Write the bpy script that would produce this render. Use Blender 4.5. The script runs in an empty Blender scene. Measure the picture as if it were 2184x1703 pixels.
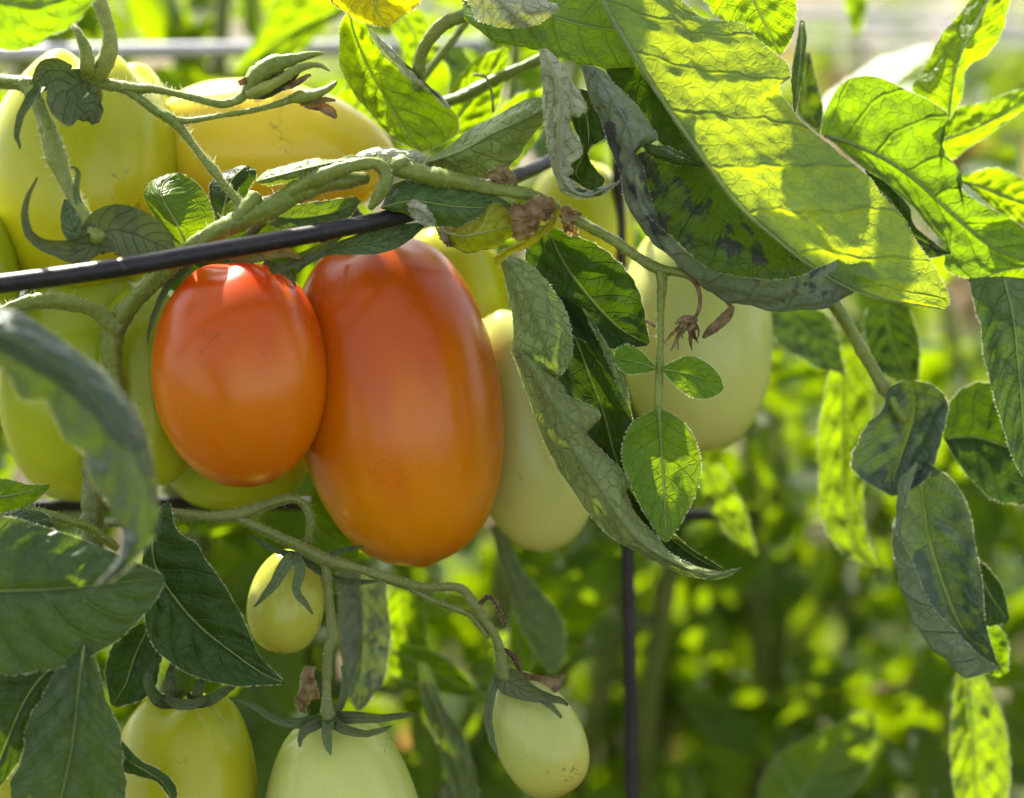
import bpy, math, random
import numpy as np
from mathutils import Vector, Matrix

random.seed(7)
RNG = np.random.default_rng(11)
scene = bpy.context.scene
COL = scene.collection

# ------------------------------------------------------------------ camera, sky, sun, exposure
D0 = 0.60                      # metres from the lens to the plane of the ripe fruit
PX = 0.27 / 2184.0             # metres per drawing unit on that plane
CX, CY = 1092.0, 851.5
TILT = math.radians(15)
CAM = np.array([0.0, 0.0, 0.62])
FWD = np.array([0.0, math.cos(TILT), -math.sin(TILT)])
UPV = np.array([0.0, math.sin(TILT), math.cos(TILT)])
RGT = np.array([1.0, 0.0, 0.0])

cam_data = bpy.data.cameras.new("camera")
cam = bpy.data.objects.new("camera", cam_data)
COL.objects.link(cam)
cam.location = Vector(CAM)
cam.rotation_euler = (math.radians(90) - TILT, 0, 0)
cam_data.sensor_width = 36.0
cam_data.lens = 36.0 * D0 / 0.27
cam_data.clip_start = 0.02
cam_data.clip_end = 400.0
cam_data.dof.use_dof = True
cam_data.dof.focus_distance = D0 - 60 * PX
cam_data.dof.aperture_fstop = 5.2
scene.camera = cam

SUN_AZ = math.radians(-24)     # from straight ahead, negative = to the left
SUN_EL = math.radians(46)
world = bpy.data.worlds.new("World")
scene.world = world
world.use_nodes = True
wn = world.node_tree
sky = wn.nodes.new("ShaderNodeTexSky")
sky.sky_type = 'NISHITA'
sky.sun_disc = False
sky.sun_elevation = SUN_EL
sky.sun_rotation = SUN_AZ
sky.altitude = 100
sky.air_density = 1.0
sky.dust_density = 2.0
wn.nodes["Background"].inputs[1].default_value = 0.112
hs = wn.nodes.new("ShaderNodeHueSaturation")      # camera white balance: the photograph is set for open shade
hs.inputs["Saturation"].default_value = 0.30
wn.links.new(sky.outputs[0], hs.inputs["Color"])
wn.links.new(hs.outputs[0], wn.nodes["Background"].inputs[0])

sun_data = bpy.data.lights.new("sun", 'SUN')
sun_data.energy = 5.0
sun_data.angle = math.radians(0.53)
sun_data.color = (1.0, 0.93, 0.80)
sun = bpy.data.objects.new("sun", sun_data)
COL.objects.link(sun)
sdir = Vector((math.sin(SUN_AZ) * math.cos(SUN_EL), math.cos(SUN_AZ) * math.cos(SUN_EL), math.sin(SUN_EL)))
sun.rotation_euler = (-sdir).to_track_quat('-Z', 'Y').to_euler()
sun.location = sdir * 5

vs = scene.view_settings
vs.view_transform = 'Standard'
vs.look = 'None'
vs.exposure = 1.85
vs.gamma = 1.0
vs.use_curve_mapping = False
scene.render.engine = 'CYCLES'
cy = scene.cycles
cy.use_denoising = True
cy.max_bounces = 6
cy.diffuse_bounces = 4
cy.use_adaptive_sampling = True
cy.adaptive_threshold = 0.02
cy.glossy_bounces = 3
cy.transmission_bounces = 4
cy.transparent_max_bounces = 6
cy.caustics_reflective = False
cy.caustics_refractive = False
cy.sample_clamp_indirect = 6.0

# ------------------------------------------------------------------ helpers
def P(x, y, z=0.0):
    """point in metres: x, y as drawn at the fruit plane, z units further away along the view"""
    d = D0 + z * PX
    k = PX * d / D0
    return CAM + FWD * d + RGT * ((x - CX) * k) - UPV * ((y - CY) * k)

def unit(z=0.0):
    return PX * (D0 + z * PX) / D0

def catmull(pts, n, arc=True):
    pts = np.asarray(pts, float)
    if len(pts) == 1:
        return np.repeat(pts, n, 0)
    q = np.vstack([2 * pts[0] - pts[1], pts, 2 * pts[-1] - pts[-2]])
    m = 14
    out = []
    t = np.linspace(0, 1, m, endpoint=False)[:, None]
    for i in range(1, len(q) - 2):
        p0, p1, p2, p3 = q[i - 1], q[i], q[i + 1], q[i + 2]
        out.append(0.5 * ((2 * p1) + (-p0 + p2) * t + (2 * p0 - 5 * p1 + 4 * p2 - p3) * t ** 2
                          + (-p0 + 3 * p1 - 3 * p2 + p3) * t ** 3))
    out.append(pts[-1:])
    c = np.vstack(out)
    if arc:
        seg = np.linalg.norm(np.diff(c[:, :3], axis=0), axis=1)
        s = np.concatenate([[0], np.cumsum(seg)])
        if s[-1] < 1e-9:
            return np.repeat(pts[:1], n, 0)
        s /= s[-1]
    else:
        s = np.linspace(0, 1, len(c))
    tt = np.linspace(0, 1, n)
    return np.stack([np.interp(tt, s, c[:, k]) for k in range(c.shape[1])], 1)

def add(ob, parent=None, label=None, cat=None, group=None, kind=None):
    COL.objects.link(ob)
    if parent is not None:
        ob.parent = parent
        ob.matrix_parent_inverse = PINV[parent.name]
    if label: ob["label"] = label
    if cat: ob["category"] = cat
    if group: ob["group"] = group
    if kind: ob["kind"] = kind
    PINV[ob.name] = Matrix.Identity(4) if ob.type != 'EMPTY' else Matrix.Translation(-ob.location)
    return ob
PINV = {}

def empty(name, loc, **kw):
    e = bpy.data.objects.new(name, None)
    e.location = Vector(loc)
    e.empty_display_size = 0.02
    return add(e, **kw)

def mesh_obj(name, verts, faces, mat, parent=None, uvs=None, smooth=True, **kw):
    me = bpy.data.meshes.new(name)
    me.from_pydata([tuple(v) for v in verts], [], faces)
    if uvs is not None:
        lay = me.uv_layers.new(name="UVMap")
        li = np.zeros(len(me.loops), dtype=np.int32)
        me.loops.foreach_get("vertex_index", li)
        lay.data.foreach_set("uv", np.asarray(uvs, float)[li].ravel())
    if smooth:
        me.polygons.foreach_set("use_smooth", [True] * len(me.polygons))
    me.materials.append(mat)
    me.update()
    return add(bpy.data.objects.new(name, me), parent, **kw)

def grid_faces(nu, nv, wrap=False, flip=False):
    f = []
    for i in range(nu - 1):
        for j in range(nv if wrap else nv - 1):
            a = i * nv + j; b = i * nv + (j + 1) % nv
            c = (i + 1) * nv + (j + 1) % nv; d = (i + 1) * nv + j
            f.append((a, d, c, b) if flip else (a, b, c, d))
    return f

# ------------------------------------------------------------------ materials
def new_mat(name):
    m = bpy.data.materials.new(name)
    m.use_nodes = True
    nt = m.node_tree
    for n in list(nt.nodes): nt.nodes.remove(n)
    return m, nt

class NB:
    """small node builder"""
    def __init__(self, nt): self.nt = nt
    def n(self, t, **kw):
        nd = self.nt.nodes.new(t)
        for k, v in kw.items(): setattr(nd, k, v)
        return nd
    def set(self, sock, v):
        if hasattr(v, 'is_output') or isinstance(v, bpy.types.NodeSocket): self.nt.links.new(v, sock)
        elif isinstance(v, (tuple, list)) and sock.type == 'RGBA' and len(v) == 3: sock.default_value = (*v, 1)
        else: sock.default_value = v
    def math(self, op, a, b=0.0, c=0.0, clamp=False):
        nd = self.n("ShaderNodeMath", operation=op, use_clamp=clamp)
        self.set(nd.inputs[0], a); self.set(nd.inputs[1], b); self.set(nd.inputs[2], c)
        return nd.outputs[0]
    def mix(self, f, a, b, blend='MIX'):
        nd = self.n("ShaderNodeMix", data_type='RGBA', blend_type=blend)
        self.set(nd.inputs[0], f); self.set(nd.inputs[6], a); self.set(nd.inputs[7], b)
        return nd.outputs[2]
    def ramp(self, f, lo, hi, a=0.0, b=1.0):
        nd = self.n("ShaderNodeMapRange", interpolation_type='SMOOTHSTEP')
        self.set(nd.inputs[0], f)
        nd.inputs[1].default_value = lo; nd.inputs[2].default_value = hi
        nd.inputs[3].default_value = a; nd.inputs[4].default_value = b
        return nd.outputs[0]
    def noise(self, vec, scale, detail=3, rough=0.55, dist=0.0):
        nd = self.n("ShaderNodeTexNoise")
        self.set(nd.inputs["Vector"], vec)
        nd.inputs["Scale"].default_value = scale; nd.inputs["Detail"].default_value = detail
        nd.inputs["Roughness"].default_value = rough; nd.inputs["Distortion"].default_value = dist
        return nd.outputs[0]

def leaf_mat(name, top, under, trans, tfac=0.5, rough=0.42, sheen=0.25, vein_n=7.0, spots=None, edge=None,
             vein_col=None, mott=0.45, net_k=0.35, spec=0.25, n_scale=310):
    m, nt = new_mat(name); b = NB(nt)
    uv = b.n("ShaderNodeUVMap").outputs[0]
    sep = b.n("ShaderNodeSeparateXYZ"); nt.links.new(uv, sep.inputs[0])
    u, v = sep.outputs[0], sep.outputs[1]
    co = b.n("ShaderNodeTexCoord").outputs["Object"]
    va = b.math('ABSOLUTE', b.math('MULTIPLY_ADD', v, 2.0, -1.0))
    wob = b.noise(co, 90, 2)
    ph = b.math('SUBTRACT', b.math('MULTIPLY', u, vein_n), b.math('MULTIPLY', b.math('POWER', va, 1.25), 1.7))
    ph = b.math('ADD', ph, b.math('MULTIPLY_ADD', wob, 0.5, -0.25))
    ph = b.math('ABSOLUTE', b.math('SUBTRACT', b.math('FRACT', ph), 0.5))
    lat = b.ramp(ph, 0.0, 0.075, 1.0, 0.0)
    rib = b.ramp(va, 0.012, 0.05, 1.0, 0.0)
    vor = b.n("ShaderNodeTexVoronoi", feature='DISTANCE_TO_EDGE')
    mixv = b.n("ShaderNodeVectorMath", operation='ADD')
    nt.links.new(co, mixv.inputs[0])
    nz = b.n("ShaderNodeTexNoise"); nz.inputs["Scale"].default_value = 140
    nt.links.new(co, nz.inputs["Vector"])
    sc = b.n("ShaderNodeVectorMath", operation='SCALE'); nt.links.new(nz.outputs["Color"], sc.inputs[0])
    sc.inputs["Scale"].default_value = 0.004
    nt.links.new(sc.outputs[0], mixv.inputs[1])
    nt.links.new(mixv.outputs[0], vor.inputs["Vector"])
    vor.inputs["Scale"].default_value = n_scale
    net = b.ramp(vor.outputs["Distance"], 0.0, 0.075, 1.0, 0.0)
    net = b.math('MULTIPLY', net, net_k)
    vein = b.math('MAXIMUM', b.math('MAXIMUM', b.math('MULTIPLY', lat, 0.8), rib), net)
    back = b.n("ShaderNodeNewGeometry").outputs["Backfacing"]
    blotch = b.noise(co, 55, 4, 0.6)
    fine = b.noise(co, 900, 2)
    val = b.math('MULTIPLY_ADD', blotch, mott * 2, 1.0 - mott)
    val = b.math('MULTIPLY', val, b.math('MULTIPLY_ADD', fine, 0.3, 0.85))
    rnd = b.n("ShaderNodeObjectInfo").outputs["Random"]
    hsv = b.n("ShaderNodeHueSaturation")
    side = b.mix(back, top, under)
    side = b.mix(1.0, side, val, 'MULTIPLY')
    nt.links.new(side, hsv.inputs["Color"])
    nt.links.new(b.math('MULTIPLY_ADD', rnd, 0.03, 0.485), hsv.inputs["Hue"])
    nt.links.new(b.math('MULTIPLY_ADD', rnd, 0.4, 0.8), hsv.inputs["Value"])
    vc = vein_col or tuple(min(1, c * 1.7 + 0.02) for c in top)
    vc2 = tuple(c * 0.62 for c in under)
    col = b.mix(b.math('MULTIPLY', vein, 0.55), hsv.outputs[0], b.mix(back, vc, vc2))
    tcol = b.mix(1.0, trans, val, 'MULTIPLY')
    tcol = b.mix(b.math('MULTIPLY', vein, 0.45), tcol, tuple(c * 0.55 for c in trans))
    tf = tfac
    if spots:
        sn = b.noise(co, 150, 5, 0.65)
        sm = b.ramp(b.math('MULTIPLY', sn, b.math('MULTIPLY_ADD', b.noise(co, 28, 1), 1.2, 0.4)), 0.56, 0.66)
        sm = b.math('MULTIPLY', sm, 0.8)
        col = b.mix(sm, col, spots); tcol = b.mix(sm, tcol, tuple(c * 0.4 for c in spots))
    if edge:
        en = b.math('ADD', b.math('MAXIMUM', va, b.math('MULTIPLY', u, 0.97)), b.math('MULTIPLY_ADD', b.noise(co, 120, 3), 0.22, -0.11))
        em = b.ramp(en, edge[0], edge[0] + 0.06)
        col = b.mix(em, col, edge[1]); tcol = b.mix(em, tcol, tuple(c * 0.5 for c in edge[1]))
    h = b.math('MULTIPLY_ADD', vein, -0.7, b.math('MULTIPLY_ADD', fine, 0.12, b.math('MULTIPLY', b.noise(co, 260, 2), 0.8)))
    bump = b.n("ShaderNodeBump"); bump.inputs["Strength"].default_value = 0.75
    bump.inputs["Distance"].default_value = 0.0009
    nt.links.new(h, bump.inputs["Height"])
    pr = b.n("ShaderNodeBsdfPrincipled")
    nt.links.new(col, pr.inputs["Base Color"])
    pr.inputs["Roughness"].default_value = rough
    pr.inputs["Specular IOR Level"].default_value = spec
    pr.inputs["Sheen Weight"].default_value = sheen * 0.3
    pr.inputs["Sheen Roughness"].default_value = 0.3
    nt.links.new(bump.outputs[0], pr.inputs["Normal"])
    tr = b.n("ShaderNodeBsdfTranslucent")
    nt.links.new(tcol, tr.inputs[0]); nt.links.new(bump.outputs[0], tr.inputs[1])
    mx = b.n("ShaderNodeMixShader"); mx.inputs[0].default_value = tf
    nt.links.new(pr.outputs[0], mx.inputs[1]); nt.links.new(tr.outputs[0], mx.inputs[2])
    out = b.n("ShaderNodeOutputMaterial"); nt.links.new(mx.outputs[0], out.inputs[0])
    return m

def tomato_mat(name, stops, sss=0.5, radius=(0.010, 0.004, 0.0015), streak=0.12, rough=0.25, blush=None):
    """stops: [(v, rgb)...] from the stalk (0) to the blossom end (1)"""
    m, nt = new_mat(name); b = NB(nt)
    uv = b.n("ShaderNodeUVMap").outputs[0]
    sep = b.n("ShaderNodeSeparateXYZ"); nt.links.new(uv, sep.inputs[0])
    u, v = sep.outputs[0], sep.outputs[1]
    co = b.n("ShaderNodeTexCoord").outputs["Object"]
    cmb = b.n("ShaderNodeCombineXYZ")
    ang = b.math('MULTIPLY', u, 2 * math.pi)
    nt.links.new(b.math('MULTIPLY', b.math('COSINE', ang), 1.0), cmb.inputs[0])
    nt.links.new(b.math('MULTIPLY', b.math('SINE', ang), 1.0), cmb.inputs[1])
    nt.links.new(b.math('MULTIPLY', v, 0.9), cmb.inputs[2])
    st = b.noise(cmb.outputs[0], 1.9, 2, 0.45)
    st2 = b.noise(cmb.outputs[0], 1.1, 2, 0.5)
    f = b.math('ADD', v, b.math('MULTIPLY_ADD', st, streak * 2, -streak))
    f = b.math('ADD', f, b.math('MULTIPLY_ADD', st2, 0.22, -0.11))
    rp = b.n("ShaderNodeValToRGB"); rp.color_ramp.interpolation = 'EASE'
    els = rp.color_ramp.elements
    while len(els) > 1: els.remove(els[-1])
    els[0].position = stops[0][0]; els[0].color = (*stops[0][1], 1)
    for p, c in stops[1:]:
        e = els.new(p); e.color = (*c, 1)
    nt.links.new(f, rp.inputs[0])
    fine = b.noise(co, 1500, 2)
    mid = b.noise(co, 160, 4)
    col = b.mix(1.0, rp.outputs[0], b.math('ADD', b.math('MULTIPLY_ADD', fine, 0.16, 0.92), b.math('MULTIPLY_ADD', mid, 0.14, -0.07)), 'MULTIPLY')
    vor = b.n("ShaderNodeTexVoronoi"); nt.links.new(co, vor.inputs["Vector"]); vor.inputs["Scale"].default_value = 420
    dot = b.ramp(vor.outputs["Distance"], 0.03, 0.09, 1.0, 0.0)
    sepc = b.n("ShaderNodeSeparateColor"); nt.links.new(vor.outputs["Color"], sepc.inputs[0])
    dot = b.math('MULTIPLY', dot, b.ramp(sepc.outputs[0], 0.86, 0.9))
    col = b.mix(b.math('MULTIPLY', dot, 0.45), col, (0.12, 0.05, 0.01))
    v2 = b.n("ShaderNodeTexVoronoi"); nt.links.new(co, v2.inputs["Vector"]); v2.inputs["Scale"].default_value = 1100
    pale = b.math('MULTIPLY', b.ramp(v2.outputs["Distance"], 0.08, 0.3, 1.0, 0.0), b.ramp(b.noise(co, 45, 2), 0.4, 0.65))
    col = b.mix(b.math('MULTIPLY', pale, 0.22), col, (0.75, 0.55, 0.25))
    sl = b.math('ABSOLUTE', b.math('SUBTRACT', b.noise(co, 75, 3, 0.6), 0.5))
    scar = b.math('MULTIPLY', b.ramp(sl, 0.002, 0.006, 1.0, 0.0), b.ramp(b.noise(co, 38, 1), 0.62, 0.68))
    col = b.mix(b.math('MULTIPLY', scar, 0.6), col, (0.10, 0.045, 0.012))
    pr = b.n("ShaderNodeBsdfPrincipled")
    nt.links.new(col, pr.inputs["Base Color"])
    rr = b.math('MULTIPLY_ADD', b.noise(co, 70, 3), 0.16, rough - 0.08)
    nt.links.new(rr, pr.inputs["Roughness"])
    pr.inputs["Specular IOR Level"].default_value = 0.33
    pr.inputs["Subsurface Weight"].default_value = sss
    pr.inputs["Subsurface Radius"].default_value = (1.0, radius[1] / radius[0], radius[2] / radius[0])
    pr.inputs["Subsurface Scale"].default_value = radius[0]
    bump = b.n("ShaderNodeBump"); bump.inputs["Strength"].default_value = 0.2
    bump.inputs["Distance"].default_value = 0.0004
    nt.links.new(b.math('MULTIPLY_ADD', fine, 0.35, b.math('MULTIPLY', mid, 1.2)), bump.inputs["Height"])
    nt.links.new(bump.outputs[0], pr.inputs["Normal"])
    out = b.n("ShaderNodeOutputMaterial"); nt.links.new(pr.outputs[0], out.inputs[0])
    return m

def stem_mat(name, c1, c2, sheen=0.5, trans=0.18):
    m, nt = new_mat(name); b = NB(nt)
    co = b.n("ShaderNodeTexCoord").outputs["Object"]
    n1 = b.noise(co, 60, 3); n2 = b.noise(co, 700, 3)
    col = b.mix(b.ramp(n1, 0.35, 0.65), c1, c2)
    col = b.mix(b.math('MULTIPLY', b.ramp(b.noise(co, 130, 4, 0.65), 0.56, 0.72), 0.5), col, (0.10, 0.07, 0.03))
    col = b.mix(1.0, col, b.math('MULTIPLY_ADD', n2, 0.9, 0.55), 'MULTIPLY')
    pr = b.n("ShaderNodeBsdfPrincipled")
    nt.links.new(col, pr.inputs["Base Color"])
    pr.inputs["Roughness"].default_value = 0.5
    pr.inputs["Sheen Weight"].default_value = sheen * 0.3
    pr.inputs["Sheen Roughness"].default_value = 0.3
    pr.inputs["Subsurface Weight"].default_value = trans
    pr.inputs["Subsurface Radius"].default_value = (0.8, 1.0, 0.2)
    pr.inputs["Subsurface Scale"].default_value = 0.003
    bump = b.n("ShaderNodeBump"); bump.inputs["Strength"].default_value = 0.5
    bump.inputs["Distance"].default_value = 0.0004
    nt.links.new(n2, bump.inputs["Height"]); nt.links.new(bump.outputs[0], pr.inputs["Normal"])
    out = b.n("ShaderNodeOutputMaterial"); nt.links.new(pr.outputs[0], out.inputs[0])
    return m

def plain_mat(name, col, rough=0.5, spec=0.5, var=0.3, scale=200, bump_d=0.0003, col2=None, trans=None, dirt=None):
    m, nt = new_mat(name); b = NB(nt)
    co = b.n("ShaderNodeTexCoord").outputs["Object"]
    n1 = b.noise(co, scale, 4)
    c = b.mix(b.ramp(n1, 0.35, 0.65), col, col2 or tuple(x * (1 - var) for x in col))
    if dirt:
        c = b.mix(b.math('MULTIPLY', b.ramp(b.noise(co, 420, 5, 0.7), 0.58, 0.70), 0.75), c, dirt)
    pr = b.n("ShaderNodeBsdfPrincipled")
    nt.links.new(c, pr.inputs["Base Color"])
    nt.links.new(b.math('MULTIPLY_ADD', n1, 0.25, rough - 0.12), pr.inputs["Roughness"])
    pr.inputs["Specular IOR Level"].default_value = spec
    bump = b.n("ShaderNodeBump"); bump.inputs["Strength"].default_value = 0.5
    bump.inputs["Distance"].default_value = bump_d
    nt.links.new(n1, bump.inputs["Height"]); nt.links.new(bump.outputs[0], pr.inputs["Normal"])
    sh = pr.outputs[0]
    if trans:
        tr = b.n("ShaderNodeBsdfTranslucent"); b.set(tr.inputs[0], trans)
        mx = b.n("ShaderNodeMixShader"); mx.inputs[0].default_value = 0.45
        nt.links.new(sh, mx.inputs[1]); nt.links.new(tr.outputs[0], mx.inputs[2]); sh = mx.outputs[0]
    out = b.n("ShaderNodeOutputMaterial"); nt.links.new(sh, out.inputs[0])
    return m

YG = (0.22, 0.37, 0.001)
M = {}
M['green'] = leaf_mat("leaf_green", (0.050, 0.11, 0.008), (0.10, 0.16, 0.030), YG, 0.48)
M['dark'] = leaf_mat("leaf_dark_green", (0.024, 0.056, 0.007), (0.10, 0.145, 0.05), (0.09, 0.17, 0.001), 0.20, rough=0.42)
M['blue'] = leaf_mat("leaf_blue_green", (0.050, 0.095, 0.030), (0.12, 0.16, 0.06), (0.15, 0.23, 0.002), 0.28, rough=0.40)
M['teal'] = leaf_mat("leaf_teal", (0.064, 0.100, 0.066), (0.15, 0.19, 0.105), (0.10, 0.16, 0.002), 0.18, rough=0.36, spec=0.4)
M['pale'] = leaf_mat("leaf_pale", (0.045, 0.09, 0.015), (0.20, 0.27, 0.088), (0.20, 0.26, 0.004), 0.22, rough=0.48, net_k=0.6, n_scale=260)
M['purple'] = leaf_mat("leaf_purple_blotched", (0.046, 0.092, 0.014), (0.17, 0.205, 0.145), (0.16, 0.24, 0.002), 0.22, spots=(0.042, 0.038, 0.058))
M['silver'] = leaf_mat("leaf_silvery_underside", (0.035, 0.08, 0.02), (0.42, 0.46, 0.31), (0.30, 0.34, 0.03), 0.22, sheen=1.0, rough=0.45, net_k=0.8)
M['yellow'] = leaf_mat("leaf_yellowing", (0.22, 0.22, 0.010), (0.26, 0.27, 0.02), (0.60, 0.54, 0.002), 0.52, edge=(0.95, (0.14, 0.06, 0.015)))
M['dying'] = leaf_mat("leaf_dying", (0.16, 0.22, 0.012), (0.24, 0.29, 0.03), (0.62, 0.68, 0.002), 0.58, edge=(0.95, (0.16, 0.08, 0.025)))
M['bright'] = leaf_mat("leaf_fresh", (0.06, 0.14, 0.006), (0.10, 0.17, 0.016), (0.32, 0.48, 0.001), 0.55)
M['young'] = leaf_mat("leaf_young", (0.085, 0.18, 0.010), (0.13, 0.19, 0.045), (0.24, 0.36, 0.002), 0.36)
M['bigleaf'] = leaf_mat("leaf_large", (0.05, 0.10, 0.012), (0.105, 0.170, 0.055), (0.44, 0.54, 0.001), 0.42, vein_n=8, edge=(1.02, (0.10, 0.06, 0.03)), net_k=0.25)
M['back'] = leaf_mat("leaf_background", (0.045, 0.10, 0.008), (0.08, 0.14, 0.020), (0.29, 0.43, 0.001), 0.48, rough=0.28, spec=0.55)
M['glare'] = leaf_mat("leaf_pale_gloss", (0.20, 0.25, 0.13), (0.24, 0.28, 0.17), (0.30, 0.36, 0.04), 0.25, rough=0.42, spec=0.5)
M['dead'] = plain_mat("leaf_withered", (0.40, 0.30, 0.16), 0.6, 0.3, scale=350, col2=(0.15, 0.10, 0.05), trans=(0.32, 0.20, 0.05), bump_d=0.0008)
M['stem'] = stem_mat("stem_green", (0.13, 0.18, 0.014), (0.17, 0.21, 0.030))
M['stemd'] = stem_mat("stem_olive", (0.095, 0.125, 0.014), (0.125, 0.145, 0.024))
M['stemb'] = stem_mat("stem_dark", (0.06, 0.075, 0.016), (0.09, 0.10, 0.024), 0.3)
M['sepal'] = leaf_mat("sepal_green", (0.085, 0.135, 0.024), (0.12, 0.16, 0.06), (0.26, 0.30, 0.008), 0.28, net_k=0.08, edge=(0.965, (0.12, 0.06, 0.02)))
M['sepaly'] = leaf_mat("sepal_yellowed", (0.22, 0.17, 0.03), (0.24, 0.20, 0.06), (0.5, 0.35, 0.02), 0.35, net_k=0.08, edge=(0.92, (0.10, 0.05, 0.03)))
M['bud'] = stem_mat("bud_green", (0.16, 0.21, 0.022), (0.24, 0.26, 0.04))
M['hair'] = plain_mat("stem_hair", (0.72, 0.72, 0.52), 0.5, 0.5, 0.1, trans=(0.7, 0.72, 0.42))
M['wire'] = plain_mat("coated_wire", (0.005, 0.005, 0.009), 0.42, 0.35, 0.4, scale=160, bump_d=0.0003, col2=(0.014, 0.013, 0.014), dirt=(0.07, 0.055, 0.042))
M['wirer'] = plain_mat("rusty_wire", (0.014, 0.009, 0.009), 0.5, 0.35, 0.4, scale=120, dirt=(0.07, 0.04, 0.025))
M['galv'] = plain_mat("galvanised_wire", (0.40, 0.40, 0.50), 0.35, 0.6, 0.3, scale=120)
M['midrib'] = stem_mat("leaf_midrib", (0.13, 0.17, 0.04), (0.16, 0.20, 0.06), 0.4)

M['t_red'] = tomato_mat("tomato_skin_red", [(0.0, (0.62, 0.11, 0.0005)), (0.12, (0.58, 0.040, 0.0003)), (0.34, (0.50, 0.080, 0.0001)), (0.60, (0.58, 0.155, 0.0001)), (0.85, (0.60, 0.145, 0.0001)), (1.0, (0.56, 0.09, 0.0001))], streak=0.12)
M['t_orange'] = tomato_mat("tomato_skin_orange", [(0.0, (0.36, 0.095, 0.001)), (0.14, (0.38, 0.062, 0.0003)), (0.36, (0.46, 0.078, 0.0001)), (0.56, (0.55, 0.145, 0.0001)), (0.8, (0.62, 0.215, 0.0001)), (1.0, (0.60, 0.16, 0.0001))], streak=0.20)  # ripening ramp with painted light: calyx and wire shade above, ground bounce below
M['t_pale'] = tomato_mat("tomato_skin_pale_green", [(0.0, (0.34, 0.44, 0.08)), (0.12, (0.42, 0.48, 0.12)), (0.5, (0.50, 0.53, 0.17)), (0.85, (0.54, 0.52, 0.16)), (1.0, (0.57, 0.48, 0.14))], radius=(0.010, 0.008, 0.002))
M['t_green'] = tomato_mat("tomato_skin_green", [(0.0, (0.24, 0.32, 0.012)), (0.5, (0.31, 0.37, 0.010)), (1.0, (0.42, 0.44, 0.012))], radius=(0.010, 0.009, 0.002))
M['t_yellow'] = tomato_mat("tomato_skin_yellow_green", [(0.0, (0.48, 0.48, 0.04)), (0.40, (0.36, 0.38, 0.008)), (0.7, (0.52, 0.48, 0.008)), (1.0, (0.56, 0.48, 0.008))], radius=(0.012, 0.010, 0.002))
M['t_gold'] = tomato_mat("tomato_skin_golden", [(0.0, (0.62, 0.52, 0.03)), (0.5, (0.68, 0.52, 0.025)), (1.0, (0.66, 0.52, 0.04))], radius=(0.012, 0.009, 0.002))
M['t_lemon'] = tomato_mat("tomato_skin_lemon", [(0.0, (0.30, 0.34, 0.012)), (0.4, (0.37, 0.37, 0.012)), (1.0, (0.42, 0.36, 0.012))], radius=(0.010, 0.008, 0.002))
M['t_egg'] = tomato_mat("tomato_skin_egg", [(0.0, (0.34, 0.40, 0.05)), (0.5, (0.42, 0.44, 0.06)), (1.0, (0.46, 0.42, 0.05))], radius=(0.010, 0.008, 0.002))
M['t_small'] = tomato_mat("tomato_skin_young", [(0.0, (0.28, 0.34, 0.08)), (0.5, (0.36, 0.40, 0.11)), (0.8, (0.44, 0.42, 0.09)), (1.0, (0.50, 0.36, 0.06))], radius=(0.008, 0.008, 0.002), streak=0.05)

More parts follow.
